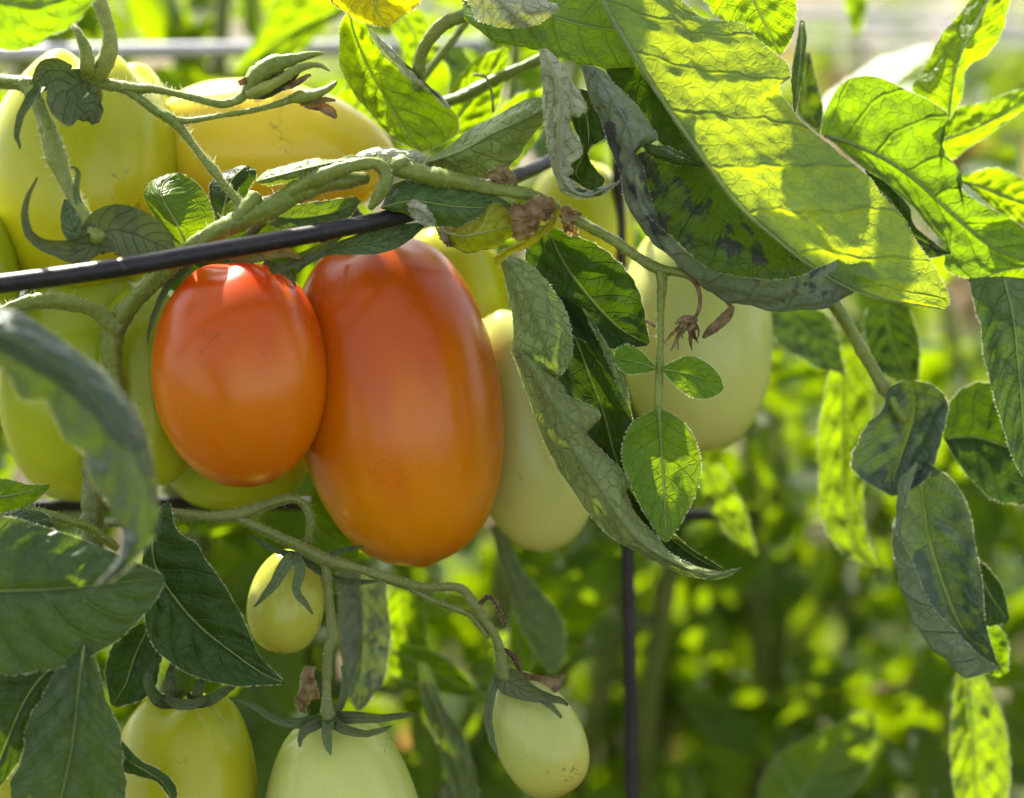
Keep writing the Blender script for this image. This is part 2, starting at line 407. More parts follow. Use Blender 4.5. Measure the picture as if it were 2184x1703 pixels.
# ------------------------------------------------------------------ shape builders
def leaf(pl, rails, mat, z=0, under=False, nu=44, nv=22, quilt=2.2, n=7, wave=4.0, serr=0.05, sn=9, pucker=1.0, fuzz=True, label=None,
         rib=3.0, mid=None, name="leaf", crumple=0.0, flip=None):
    K = len(rails); nu = int(nu * 1.5); nv = int(nv * 1.5); quilt *= 1.7; pucker *= 1.5
    rc = []
    for r in rails:
        pts = [P(p[0], p[1], z + (p[2] if len(p) > 2 else 0)) for p in r]
        rc.append(catmull(pts, nu))
    rc = np.stack(rc, 1)                              # nu, K, 3
    G = np.stack([catmull(rc[i], nv, arc=False) for i in range(nu)], 0)   # nu, nv, 3
    u = np.linspace(0, 1, nu)[:, None]
    kk = np.linspace(0, K - 1, nv)
    mid = (K - 1) / 2 if mid is None else mid
    v = np.where(kk < mid, (kk - mid) / max(mid, 1e-6), (kk - mid) / max(K - 1 - mid, 1e-6))[None, :]
    k = unit(z)
    jm = int(np.argmin(np.abs(v[0])))
    du = np.gradient(G, axis=0); dv = np.gradient(G, axis=1)
    nrm = np.cross(du, dv)
    ln = np.linalg.norm(nrm, axis=2, keepdims=True)
    nrm = nrm / np.maximum(ln, 1e-12)
    view = (G.reshape(-1, 3).mean(0) - CAM); view /= np.linalg.norm(view)
    w = ln[..., 0]
    facing = (-(nrm @ view) * w).sum()
    fl = (facing < 0) if not under else (facing > 0)
    if flip is not None: fl = flip
    if fl: nrm = -nrm
    ph = u * n - 1.7 * np.abs(v) ** 1.25
    body = np.clip(np.abs(v) * 3, 0, 1) * (1 - np.abs(v) ** 6) * np.clip(np.sin(np.pi * np.clip(u, 0.0, 1.0)) * 2.5, 0, 1)
    d = quilt * (np.abs(np.sin(np.pi * ph)) ** 0.7 - 0.5) * body - quilt * 1.2 * np.exp(-(v / 0.08) ** 2) * np.sin(np.pi * u)
    r = RNG.uniform(0, 6.28, 8)
    d = d + wave * (0.5 * np.sin(6 * u + 2 * v + r[0]) + 0.4 * np.sin(11 * u - 3 * v + r[1]) * np.abs(v)
                    + 0.5 * np.abs(v) ** 2 * np.sin(17 * u + r[2] + (v > 0) * r[3]) + 0.25 * np.sin(23 * u + 9 * v + r[4]) * np.abs(v)) * np.clip(np.sin(np.pi * u) * 2, 0, 1)
    if pucker:
        Q = G / PX
        for lam, amp in ((70, 1.5), (46, 1.1), (30, 0.75), (19, 0.35)):
            for _ in range(2):
                kv = RNG.normal(size=3); kv /= np.linalg.norm(kv)
                d = d + pucker * amp * np.sin(Q @ kv * (6.283 / lam) + RNG.uniform(0, 6.28)) * body
    if crumple:
        d = d + crumple * (np.sin(19 * u + 7 * v + r[5]) * np.sin(13 * v - 5 * u + r[6]) + 0.6 * RNG.normal(size=G.shape[:2]) * 0.5)
    G = G + nrm * (d * k)[..., None]
    if serr:
        saw = np.mod(u * sn + r[7] + (v > 0) * 0.37, 1.0)
        saw = np.where(saw < 0.75, saw / 0.75, (1 - saw) / 0.25) - 0.5
        a = serr * saw * np.abs(v) ** 5 * np.clip(np.sin(np.pi * u) * 3, 0, 1)
        near = G[:, [max(0, jm)], :]
        loc = np.where((v < 0)[..., None], G[:, [min(nv - 1, 3)], :], G[:, [max(0, nv - 4)], :])
        G = G + (G - loc) * (a * 9)[..., None] * (np.abs(v) > 0.6)[..., None] * 0.5
    uvs = np.stack([np.repeat(u, nv, 1), np.repeat((v + 1) / 2, nu, 0)], 2).reshape(-1, 2)
    ob = mesh_obj(name, G.reshape(-1, 3), grid_faces(nu, nv, flip=not fl), mat, pl, uvs, label=label)
    if fuzz:
        edge_fuzz(ob, G)
    if rib:
        c = G[1:-1:2, jm] - view * (rib * 0.35 * k)
        rr = np.linspace(rib, rib * 0.3, len(c)) * k
        raw_tube("midrib", c, rr, M['midrib'], ob, sides=6)
    return ob

def edge_fuzz(parent, G):
    V, F = [], []
    for e, inner in ((G[:, 0], G[:, 2]), (G[:, -1], G[:, -3])):
        ln = np.linalg.norm(np.diff(e, axis=0), axis=1)
        for q in range(int(ln.sum() / PX * 0.7)):
            i = RNG.integers(1, len(e) - 2); f = RNG.random()
            p = e[i] * (1 - f) + e[i + 1] * f
            o = e[i] - inner[i]; o = o / max(np.linalg.norm(o), 1e-9)
            ax = o + RNG.normal(size=3) * 0.55
            t = (e[i + 1] - e[i]); t = t / max(np.linalg.norm(t), 1e-9)
            w = 0.6 * PX; k0 = len(V)
            V += [p - t * w, p + t * w, p + ax * PX * RNG.uniform(1.2, 3.6)]
            F.append((k0, k0 + 1, k0 + 2))
    if F: mesh_obj("leaf_hairs", V, F, M['hair'], parent, kind="stuff", smooth=False)

def frames(c):
    t = np.gradient(c, axis=0); t /= np.maximum(np.linalg.norm(t, axis=1, keepdims=True), 1e-12)
    n = np.cross(t[0], [0.3, 0.9, 0.2]); n /= np.linalg.norm(n)
    N = [n]
    for i in range(1, len(c)):
        n = N[-1] - t[i] * (N[-1] @ t[i]); n /= max(np.linalg.norm(n), 1e-12); N.append(n)
    N = np.array(N); B = np.cross(t, N)
    return t, N, B

def raw_tube(name, c, r, mat, parent, sides=10, lump=0.0, **kw):
    c = np.asarray(c); n = len(c)
    t, N, B = frames(c)
    a = np.linspace(0, 2 * np.pi, sides, endpoint=False)
    rr = np.asarray(r)[:, None] * (1 + lump * RNG.normal(size=(n, sides)) + (0.07 * np.cos(4 * a + 0.15 * np.arange(n)[:, None]) if lump else 0))
    V = c[:, None, :] + rr[..., None] * (np.cos(a)[None, :, None] * N[:, None, :] + np.sin(a)[None, :, None] * B[:, None, :])
    V = V.reshape(-1, 3)
    f = grid_faces(n, sides, wrap=True)
    i0 = len(V); V = np.vstack([V, c[0] - t[0] * r[0] * .5, c[-1] + t[-1] * r[-1] * .5])
    for j in range(sides):
        f.append((i0, (j + 1) % sides, j)); f.append((i0 + 1, (n - 1) * sides + j, (n - 1) * sides + (j + 1) % sides))
    return mesh_obj(name, V, f, mat, parent, **kw)

def stem(pl, pts, mat=None, z=0, hair=1.0, name="stem", hl=15, sides=16, step=7.0, **kw):
    """pts: (x, y, z, r)"""
    W = np.array([[*P(p[0], p[1], z + p[2]), p[3] * unit(z + p[2])] for p in pts])
    L = sum(math.dist(pts[i][:2], pts[i + 1][:2]) for i in range(len(pts) - 1))
    n = max(8, int(L / step))
    C = catmull(W, n)
    x = np.linspace(0, L, n); q = RNG.uniform(0, 6.28, 3)
    C[:, 3] *= 1 + 0.06 * np.sin(x / 31 + q[0]) + 0.045 * np.sin(x / 13 + q[1]) + 0.05 * RNG.normal(size=n)
    ob = raw_tube(name, C[:, :3], C[:, 3], mat or M['stem'], pl, sides, lump=0.035, **kw)
    if hair:
        hairs(ob, C[:, :3], C[:, 3], L * 1.1 * hair, hl)
    return ob

def hairs(parent, c, r, count, hl):
    t, N, B = frames(c)
    count = int(count)
    V, F = [], []
    for q in range(count):
        x = random.random() * (len(c) - 1); i = int(x); f = x - i
        p = c[i] * (1 - f) + c[i + 1] * f; rad = r[i] * (1 - f) + r[i + 1] * f
        a = random.uniform(0, 6.283)
        dr = math.cos(a) * N[i] + math.sin(a) * B[i]
        ax = dr + t[i] * random.uniform(-0.5, 0.5) + RNG.normal(size=3) * 0.12
        ln = random.choice((0.2, 0.3, 0.35, 0.45, 0.6, 1.1)) * hl * PX * random.uniform(0.7, 1.2)
        s = np.cross(ax, RNG.normal(size=3)); s /= np.linalg.norm(s); s2 = np.cross(ax, s); s2 /= np.linalg.norm(s2)
        w = 0.5 * PX
        b0 = p + dr * rad * 0.95; k0 = len(V)
        V += [b0 + s * w, b0 - s * w * .5 + s2 * w * .87, b0 - s * w * .5 - s2 * w * .87, b0 + ax * ln]
        F += [(k0, k0 + 1, k0 + 3), (k0 + 1, k0 + 2, k0 + 3), (k0 + 2, k0, k0 + 3)]
    mesh_obj("stem_hairs", V, F, M['hair'], parent, kind="stuff")

def sepal(pl, pts, mat=None, z=0, name="sepal", cup=0.35, nu=16, nv=7):
    """tapering, gently channelled strip: pts (x, y, z, half width)"""
    W = np.array([[*P(p[0], p[1], z + p[2]), p[3] * unit(z + p[2])] for p in pts])
    C = catmull(W, nu); c, r = C[:, :3], C[:, 3]
    t = np.gradient(c, axis=0); t /= np.linalg.norm(t, axis=1, keepdims=True)
    view = (c.mean(0) - CAM); view /= np.linalg.norm(view)
    s = np.cross(t, view); s /= np.maximum(np.linalg.norm(s, axis=1, keepdims=True), 1e-9)
    nn = np.cross(s, t)
    v = np.linspace(-1, 1, nv)
    G = c[:, None] + r[:, None, None] * (v[None, :, None] * s[:, None] - nn[:, None] * (cup * (1 - v ** 2))[None, :, None] * -1)
    G = G + RNG.normal(size=(nu, 1, 3)) * 0.6 * PX
    uvs = np.stack([np.repeat(np.linspace(0, 1, nu)[:, None], nv, 1), np.repeat((v[None] + 1) / 2, nu, 0)], 2).reshape(-1, 2)
    # a thin body: front sheet and back sheet joined at the rim
    th = 1.6 * PX
    back = G + nn[:, None] * th * (1 - np.abs(v) ** 4)[None, :, None]
    V = np.vstack([G.reshape(-1, 3), back.reshape(-1, 3)])
    f = grid_faces(nu, nv) + [tuple(i + nu * nv for i in q[::-1]) for q in grid_faces(nu, nv)]
    return mesh_obj(name, V, f, mat or M['sepal'], pl, np.vstack([uvs, uvs]))

def tomato(top, bot, R, mat, label, z=0, a=0.78, ab=None, wide=0.0, dent=0.05, rib=0.02, nrib=5, nip=0.0, ph=0.0, depth=1.0, group=None):
    A = P(top[0], top[1], z + (top[2] if len(top) > 2 else 0)); B = P(bot[0], bot[1], z + (bot[2] if len(bot) > 2 else 0))
    ax = A - B; L = np.linalg.norm(ax); ax /= L; c = (A + B) / 2
    k = R * unit(z)
    e1 = FWD - ax * (FWD @ ax); e1 /= np.linalg.norm(e1); e2 = np.cross(ax, e1)   # seam faces away
    nt_, np_ = 56, 64
    th = np.linspace(0.0, math.pi, nt_)[:, None]; fi = np.linspace(0, 2 * math.pi, np_, endpoint=False)[None, :]
    ab = a if ab is None else ab
    w_ = 0.5 - 0.5 * np.tanh(np.cos(th) * 2.2)
    rr = np.maximum(np.sin(th), 0) ** (a * (1 - w_) + ab * w_) * (1 + wide * np.cos(th)) / (1 + abs(wide) * 0.12)
    rr = rr * (1 + rib * np.cos(nrib * fi + ph) * np.exp(-th * 1.5) + rib * 0.45 * np.cos(3 * fi + ph * 2) + 0.006 * np.sin(2 * fi + 3 * th + ph))
    h = 0.5 * np.cos(th) - dent * np.exp(-(rr / 0.34) ** 2) * (th < 1.5) - nip * 0.0
    h = h - nip * np.exp(-(rr / 0.10) ** 2) * (th > 1.6)
    h = h + 0.012 * rib / 0.02 * np.cos(nrib * fi + ph) * np.exp(-((rr - 0.55) / 0.3) ** 2) * (th < 1.4)
    ones = np.ones_like(fi)
    V = c + (h * ones)[..., None] * L * ax + (rr * np.cos(fi))[..., None] * k * depth * e1 + (rr * np.sin(fi))[..., None] * k * e2
    uvs = np.stack([fi / (2 * math.pi) * np.ones_like(th), th / math.pi * ones], 2).reshape(-1, 2)
    # keep the seam at the back
    ob = mesh_obj("tomato", V.reshape(-1, 3), grid_faces(nt_, np_, wrap=True, flip=True), mat, None, uvs, label=label, cat="tomato", group=group)
    return ob
# ------------------------------------------------------------------ ground
def ground():
    xs = np.concatenate([-np.geomspace(60, 0.4, 16), np.linspace(-0.3, 0.3, 3), np.geomspace(0.4, 60, 16)])
    ys = np.concatenate([[-60, -20, -6, -2], np.linspace(-0.5, 6, 40), np.geomspace(6.5, 180, 16)])
    V = []
    for y in ys:
        for x in xs:
            V.append((x, y, 0.02 * math.sin(3.1 * x + y) + 0.012 * math.sin(9 * x - 5 * y)))
    m, nt = new_mat("garden_soil"); b = NB(nt)
    co = b.n("ShaderNodeTexCoord").outputs["Object"]
    n1 = b.noise(co, 5, 5); n2 = b.noise(co, 45, 5, 0.7)
    c = b.mix(b.ramp(n1, 0.4, 0.6), (0.065, 0.045, 0.025), (0.11, 0.075, 0.038))
    c = b.mix(b.ramp(n2, 0.55, 0.7), c, (0.20, 0.145, 0.07))
    c = b.mix(b.ramp(n2, 0.42, 0.32), c, (0.05, 0.036, 0.024))
    c = b.mix(b.ramp(b.noise(co, 3.2, 4, 0.7), 0.44, 0.54), c, (0.045, 0.08, 0.012))
    pr = b.n("ShaderNodeBsdfPrincipled"); nt.links.new(c, pr.inputs["Base Color"]); pr.inputs["Roughness"].default_value = 0.85
    bp = b.n("ShaderNodeBump"); bp.inputs["Distance"].default_value = 0.02; nt.links.new(n2, bp.inputs["Height"])
    nt.links.new(bp.outputs[0], pr.inputs["Normal"])
    o = b.n("ShaderNodeOutputMaterial"); nt.links.new(pr.outputs[0], o.inputs[0])
    mesh_obj("ground", V, grid_faces(len(ys), len(xs), flip=False), m, kind="structure")
ground()

# dry straw lying on the soil between the rows
def straw():
    V, F = [], []
    for q in range(5000):
        y = random.uniform(1.2, 7.5) ; x = random.uniform(-0.5, 0.5) * (y * 0.8 + 0.6)
        L = random.uniform(0.06, 0.22); w = random.uniform(0.003, 0.008); a = random.uniform(0, 3.14)
        d = np.array([math.cos(a), math.sin(a), random.uniform(-0.15, 0.25)]) * L / 2
        s = np.array([-math.sin(a), math.cos(a), 0.0]) * w
        c = np.array([x, y, random.uniform(0.02, 0.06)]); k = len(V); h = np.array([0, 0, w * .8])
        V += [c - d - s, c - d + s, c + d + s, c + d - s, c - d + h, c + d + h]
        F += [(k, k + 3, k + 5, k + 4), (k + 1, k + 4, k + 5, k + 2), (k, k + 1, k + 2, k + 3), (k, k + 4, k + 1), (k + 3, k + 2, k + 5)]
    mesh_obj("straw_mulch", V, F, plain_mat("dry_straw", (0.34, 0.26, 0.13), 0.5, 0.5, scale=30, col2=(0.16, 0.11, 0.055)), smooth=False, kind="stuff",
             label="dry straw scattered on the soil behind the plants", cat="straw")
straw()

# ------------------------------------------------------------------ wire cages
def cage(label, parts, loc):
    e = empty("wire_cage", loc, label=label, cat="plant cage", group="wire tomato cages")
    for nm, pts, mat in parts:
        W = np.array([[*P(*p[:3]), p[3] * unit(p[2])] for p in pts])
        C = catmull(W, 90)
        raw_tube(nm, C[:, :3], C[:, 3], mat, e, 14)
    return e
gpt = lambda x, z: (*P(x, CY, z)[:2], 0.0)
cage("black coated wire cage whose ring crosses above the ripe tomatoes", [
    ("ring", [(-500, 640, -150, 21), (-250, 632, -260, 21), (0, 606, -300, 21), (250, 572, -285, 21), (430, 541, -260, 20.5), (600, 512, -220, 20), (760, 481, -150, 19), (870, 456, -60, 18.5),
              (1000, 415, 60, 17), (1110, 372, 190, 15.5), (1175, 343, 300, 14.5), (1260, 300, 420, 13.5), (1420, 230, 700, 13)], M['wire']),
    ("upright", [(1300, 60, 560, 13), (1318, 380, 560, 13), (1324, 560, 560, 13.5), (1332, 900, 560, 13.5), (1340, 1250, 560, 14), (1347, 1630, 560, 14.5), (1350, 2400, 560, 14), (1352, 4300, 560, 14)], M['wirer']),
    ("joint", [(676, 497.5, -190, 21.5), (684, 496, -187, 22.5), (692, 494.5, -184, 21.5)], M['wire']),
    ("ring", [(-200, 1090, 250, 14), (100, 1080, 420, 14), (340, 1072, 500, 14), (800, 1080, 600, 13), (1200, 1095, 620, 13), (1480, 1098, 700, 13), (1530, 1100, 1000, 13), (1560, 1100, 1500, 13), (1580, 1095, 2200, 13)], M['wirer']),
], gpt(900, 300))
cage("pale galvanised wire cage, blurred, behind the yellow tomatoes", [
    ("ring", [(-200, 116, 1200, 17), (200, 110, 1250, 17), (500, 106, 1300, 17), (800, 102, 1350, 17), (1100, 96, 1500, 17)], M['galv']),
    ("upright", [(-160, -300, 1210, 16), (-150, 900, 1210, 16), (-140, 3600, 1210, 16)], M['galv']),
], gpt(300, 1300))
cage("far galvanised wire cage in the sunlit upper right", [
    ("ring", [(1400, 40, 4600, 11), (1800, 46, 4500, 11), (2184, 52, 4500, 11), (2600, 60, 4600, 11)], M['galv']),
    ("ring", [(1400, 92, 4400, 10), (1800, 92, 4300, 10), (2184, 92, 4300, 10), (2600, 96, 4400, 10)], M['galv']),
    ("upright", [(2430, -200, 4400, 18), (2440, 600, 4400, 18), (2450, 2000, 4400, 18)], M['galv']),
], gpt(2200, 4400))

# ------------------------------------------------------------------ the tomatoes
T = {}
T['red'] = tomato((499, 560, 10), (529, 1040, -20), 188, M['t_red'], "small red tomato in front, touching the large orange one", z=0, a=0.80, ab=0.98, dent=0.012, rib=0.016, ph=0.9)
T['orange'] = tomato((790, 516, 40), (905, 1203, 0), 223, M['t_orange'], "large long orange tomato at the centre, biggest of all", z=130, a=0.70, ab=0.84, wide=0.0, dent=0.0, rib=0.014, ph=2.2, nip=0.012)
T['pale_mid'] = tomato((1100, 650, 40), (1168, 1176, 0), 146, M['t_pale'], "pale green tomato half hidden between the orange tomato and the rolled leaf", z=330, a=0.75, ab=0.9)
T['pale_right'] = tomato((1478, 470, 20), (1492, 966, 0), 162, M['t_pale'], "pale green tomato hanging behind the young three-part leaf", z=400, a=0.7, ab=0.8)
T['top_left'] = tomato((205, 116, 0), (150, 640, 0), 205, M['t_yellow'], "big yellow-green tomato at top left with hairy stalks in front", z=260, a=0.72, dent=0.07, rib=0.05, ph=0.4)
T['gold'] = tomato((325, 296, 60), (845, 352, 30), 152, M['t_gold'], "golden yellow tomato lying sideways behind the dried flower buds", z=300, a=0.74, ab=1.0, wide=0.1, dent=0.0)
T['low_left'] = tomato((190, 545, 30), (165, 1070, 0), 178, M['t_green'], "green tomato at left behind the blurred arching leaf", z=260, a=0.7, ab=0.85, rib=0.04)
T['mid_green'] = tomato((310, 610, 20), (318, 1038, 0), 118, M['t_green'], "olive green tomato tucked behind the left side of the red one", z=170, a=0.66)
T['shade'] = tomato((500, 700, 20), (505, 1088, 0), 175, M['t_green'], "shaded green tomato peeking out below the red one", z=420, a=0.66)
T['tiny'] = tomato((622, 1172, 10), (598, 1394, -10), 82, M['t_egg'], "small egg-shaped yellow-green tomato with two drooping sepals under the truss", z=60, a=0.9, ab=0.85, wide=-0.1, dent=0.0, rib=0.01)
T['bottom_yellow'] = tomato((392, 1478, 30), (388, 2010, 0), 161, M['t_lemon'], "yellow tomato at the bottom edge under clawed dark sepals", z=40, a=0.58, dent=0.05, rib=0.04, ph=1.2)
T['bottom_pale'] = tomato((708, 1528, 10), (760, 2060, 0), 178, M['t_pale'], "pale green tomato at the bottom edge with a spreading star of sepals", z=30, a=0.64, wide=-0.12, dent=0.04, rib=0.015)
T['young'] = tomato((1083, 1438, 10), (1207, 1694, -20), 95, M['t_small'], "small pale young tomato hanging at the end of the lower truss", z=-10, a=0.9, ab=0.82, wide=-0.12, dent=0.0, rib=0.01)
T['behind_orange'] = tomato((960, 480, 0), (960, 900, 0), 130, M['t_yellow'], "yellow-green tomato showing above the shoulder of the orange one", z=560, a=0.7)
T['behind_curl'] = tomato((1225, 345, 0), (1250, 640, 0), 112, M['t_yellow'], "yellow-green tomato behind the silvery curled leaf", z=640, a=0.7)
T['corner'] = tomato((20, 1560, 0), (0, 1980, 0), 120, M['t_lemon'], "yellow tomato barely showing in the bottom left corner", z=250, a=0.7)
T['left_edge'] = tomato((-70, 440, 0), (-80, 800, 0), 115, M['t_green'], "green tomato cut off by the left edge below the wire", z=120, a=0.7)

# sepals and stalks that belong to single fruits
t = T['red']
sepal(t, [(500, 562, -60, 10), (554, 544, -90, 15), (600, 538, -110, 12), (632, 545, -120, 7), (643, 554, -122, 2)], M['sepaly'])
sepal(t, [(575, 580, -80, 8), (624, 560, -110, 13), (670, 538, -130, 11), (705, 517, -140, 7), (733, 500, -150, 2)])
sepal(t, [(560, 560, 0, 8), (600, 575, -30, 10), (620, 590, -40, 7), (632, 612, -40, 2)], M['sepal'])
sepal(t, [(410, 565, -50, 6), (372, 592, -40, 8), (345, 635, -35, 7), (322, 690, -40, 5), (314, 731, -42, 2)])
stem(t, [(500, 575, 20, 14), (505, 545, 20, 13), (530, 505, 10, 12), (560, 470, 0, 12)], M['stemb'], name="stalk")
t = T['orange']
sepal(t, [(700, 532, -20, 8), (752, 517, -60, 12), (799, 497, -70, 11), (840, 487, -60, 7), (872, 487, -50, 2)])
sepal(t, [(675, 536, -30, 8), (740, 528, -70, 16), (801, 518, -80, 24), (857, 500, -60, 22), (905, 478, -40, 4)], M['dark'])
sepal(t, [(720, 530, 40, 12), (680, 540, -10, 12), (650, 560, -20, 9), (636, 582, -20, 3)], M['sepal'])
stem(t, [(785, 540, 120, 15), (790, 505, 110, 14), (770, 470, 100, 13), (735, 430, 80, 13)], M['stemb'], name="stalk")
t = T['top_left']
sepal(t, [(190, 165, -120, 22), (150, 195, -190, 50), (165, 225, -205, 52), (188, 250, -200, 36), (186, 264, -180, 10)], M['blue'], cup=0.5)
stem(t, [(195, 172, -90, 18), (214, 150, -110, 20), (232, 110, -118, 20), (232, 67, -110, 17), (216, 15, -95, 16), (200, -40, -80, 14)], M['bud'], name="sepal", hair=1.6, hl=10)
stem(t, [(178, 172, -100, 15), (186, 140, -135, 17), (182, 105, -140, 14), (168, 72, -135, 10), (155, 52, -125, 4)], M['bud'], name="sepal", hair=1.6, hl=10)
sepal(t, [(90, 180, -150, 10), (60, 215, -190, 10), (42, 252, -205, 8), (36, 288, -205, 6), (43, 318, -200, 2)], M['blue'], cup=0.6)
sepal(t, [(150, 160, -100, 20), (110, 150, -110, 26), (85, 170, -120, 18), (78, 190, -120, 5)], M['sepal'])
stem(t, [(195, 200, 0, 24), (200, 165, -60, 22), (205, 150, -70, 20)], M['stem'], name="stalk")
t = T['low_left']
sepal(t, [(225, 505, -160, 20), (170, 535, -200, 28), (117, 530, -230, 17), (73, 512, -240, 11), (54, 473, -240, 9), (57, 427, -235, 6), (80, 378, -225, 2)], cup=0.5)
sepal(t, [(195, 515, -170, 36), (235, 490, -190, 52), (290, 500, -190, 52), (345, 525, -170, 34), (372, 540, -160, 8)], M['sepal'], cup=0.25)
sepal(t, [(190, 520, -160, 24), (160, 490, -165, 26), (145, 455, -160, 16), (140, 425, -155, 4)], M['dark'])
sepal(t, [(180, 470, -150, 6), (163, 410, -165, 7), (167, 366, -172, 5), (150, 356, -175, 2)], M['sepal'])
t = T['tiny']
sepal(t, [(628, 1182, -80, 10), (612, 1200, -92, 14), (580, 1252, -100, 10), (542, 1295, -92, 2)], M['sepal'])
sepal(t, [(630, 1182, -80, 9), (640, 1212, -95, 12), (632, 1260, -100, 9), (648, 1284, -100, 7), (667, 1311, -98, 2)], M['sepal'])
sepal(t, [(628, 1184, -60, 8), (595, 1176, -70, 7), (560, 1160, -70, 6), (532, 1138, -60, 2)], M['dark'])
sepal(t, [(632, 1184, -20, 8), (690, 1188, -20, 7), (740, 1172, 0, 6), (776, 1166, 10, 2)], M['dark'])
sepal(t, [(640, 1190, -30, 8), (705, 1232, -10, 8), (760, 1242, 0, 7), (808, 1238, 10, 2)], M['dark'])
t = T['bottom_yellow']
sepal(t, [(395, 1492, -60, 18), (340, 1495, -110, 14), (316, 1455, -130, 11), (322, 1425, -120, 8), (342, 1402, -110, 3)], M['dark'], cup=0.7)
sepal(t, [(390, 1492, -70, 16), (368, 1478, -100, 13), (364, 1440, -100, 10), (370, 1410, -90, 4)], M['dark'], cup=0.7)
sepal(t, [(395, 1495, -70, 18), (418, 1492, -105, 13), (424, 1462, -110, 11), (436, 1440, -100, 6)], M['dark'], cup=0.7)
sepal(t, [(395, 1494, -70, 15), (440, 1496, -90, 13), (478, 1475, -100, 10), (508, 1460, -100, 3)], M['dark'], cup=0.5)
sepal(t, [(350, 1485, -105, 7), (372, 1500, -120, 11), (405, 1503, -118, 12), (440, 1492, -105, 6)], M['sepal'])
t = T['bottom_pale']
for pts in ([(700, 1532, -70, 16), (652, 1543, -100, 13), (592, 1537, -110, 9), (540, 1506, -105, 6), (489, 1490, -100, 2)],
            [(698, 1535, -80, 12), (655, 1555, -110, 12), (642, 1575, -118, 7), (639, 1594, -118, 2)],
            [(700, 1535, -90, 14), (697, 1565, -115, 11), (700, 1590, -120, 9), (705, 1610, -120, 2)],
            [(702, 1535, -80, 14), (735, 1556, -110, 11), (775, 1565, -110, 8), (812, 1558, -105, 6), (834, 1550, -100, 2)],
            [(702, 1532, -60, 15), (752, 1530, -80, 13), (813, 1533, -80, 9), (860, 1526, -70, 6), (890, 1523, -65, 2)],
            [(705, 1528, -30, 10), (728, 1500, -20, 9), (736, 1460, -10, 7), (730, 1420, 0, 3)]):
    sepal(t, pts, cup=0.5)
stem(t, [(696, 1200, -80, 11), (700, 1260, -75, 10), (706, 1320, -70, 11), (712, 1362, -70, 14), (702, 1386, -70, 12), (698, 1440, -70, 11), (697, 1500, -72, 12), (699, 1534, -75, 18)], M['stemd'], name="stalk", hair=0.6, hl=9)
t = T['young']
sepal(t, [(1068, 1432, -60, 12), (1085, 1452, -95, 30), (1118, 1472, -105, 22), (1160, 1487, -110, 12), (1195, 1495, -112, 7), (1212, 1504, -112, 3)], cup=0.5)
sepal(t, [(1130, 1475, -100, 8), (1160, 1496, -108, 7), (1180, 1512, -112, 6), (1198, 1532, -112, 3)])
sepal(t, [(1068, 1436, -60, 10), (1053, 1460, -80, 11), (1044, 1500, -85, 9), (1042, 1540, -85, 9), (1049, 1578, -88, 7), (1062, 1614, -90, 2)])
sepal(t, [(1080, 1432, -40, 10), (1128, 1445, -40, 9), (1165, 1450, -30, 10), (1195, 1446, -30, 7), (1212, 1438, -30, 2)], M['sepaly'])
sepal(t, [(1095, 1445, -60, 16), (1140, 1462, -50, 22), (1180, 1462, -40, 16), (1200, 1448, -35, 4)], M['dead'])

# ------------------------------------------------------------------ the near plant
PL = empty("tomato_plant", gpt(700, 200), label="near tomato plant with curled leaves and hairy stems in sharp focus", cat="tomato plant")
S = lambda pts, **k: stem(PL, pts, **k)
# main vine with its two fingers and the hook
S([(250, 900, 60, 22), (243, 800, 40, 21), (238, 740, 30, 22), (250, 690, 20, 22), (285, 645, 0, 19), (335, 595, -40, 18), (385, 548, -90, 18), (437, 508, -110, 19), (507, 473, -120, 21), (577, 443, -120, 24), (640, 408, -115, 27), (700, 388, -105, 20), (745, 384, -95, 16), (785, 380, -80, 12)], hair=1.6)
S([(600, 425, -120, 16), (650, 393, -130, 18), (717, 364, -135, 16), (775, 350, -135, 15), (808, 352, -132, 14), (824, 374, -132, 14), (818, 400, -132, 14), (802, 426, -130, 12), (789, 446, -128, 5)], hair=1.6)
S([(255, 705, 10, 20), (225, 680, 0, 18), (190, 658, -20, 16), (140, 645, -40, 16), (90, 642, -60, 17), (40, 652, -80, 16), (-40, 690, -100, 16)], hair=1.5)
S([(505, 470, -130, 14), (530, 440, -130, 16), (545, 415, -125, 15)], hair=1.2)
# second vine running right
S([(836, 358, -110, 16), (875, 366, -110, 20), (920, 376, -108, 19), (990, 390, -100, 16), (1060, 405, -95, 14), (1140, 420, -90, 13), (1200, 455, -90, 11), (1260, 486, -90, 11), (1315, 517, -90, 11), (1365, 552, -92, 12), (1405, 574, -95, 12), (1440, 580, -95, 9), (1468, 588, -95, 6)], hair=1.0)
S([(840, 362, -112, 15), (852, 350, -118, 17), (868, 342, -118, 13)], hair=1.5)
S([(1406, 574, -95, 11), (1412, 600, -100, 11), (1409, 660, -100, 8), (1408, 740, -100, 8), (1406, 810, -100, 9), (1404, 860, -100, 9), (1406, 900, -98, 6)], hair=0.9, hl=8)
S([(1462, 586, -95, 6), (1482, 602, -95, 5), (1493, 635, -95, 4), (1488, 668, -95, 4), (1470, 688, -95, 4)], mat=M['dead'], hair=0)
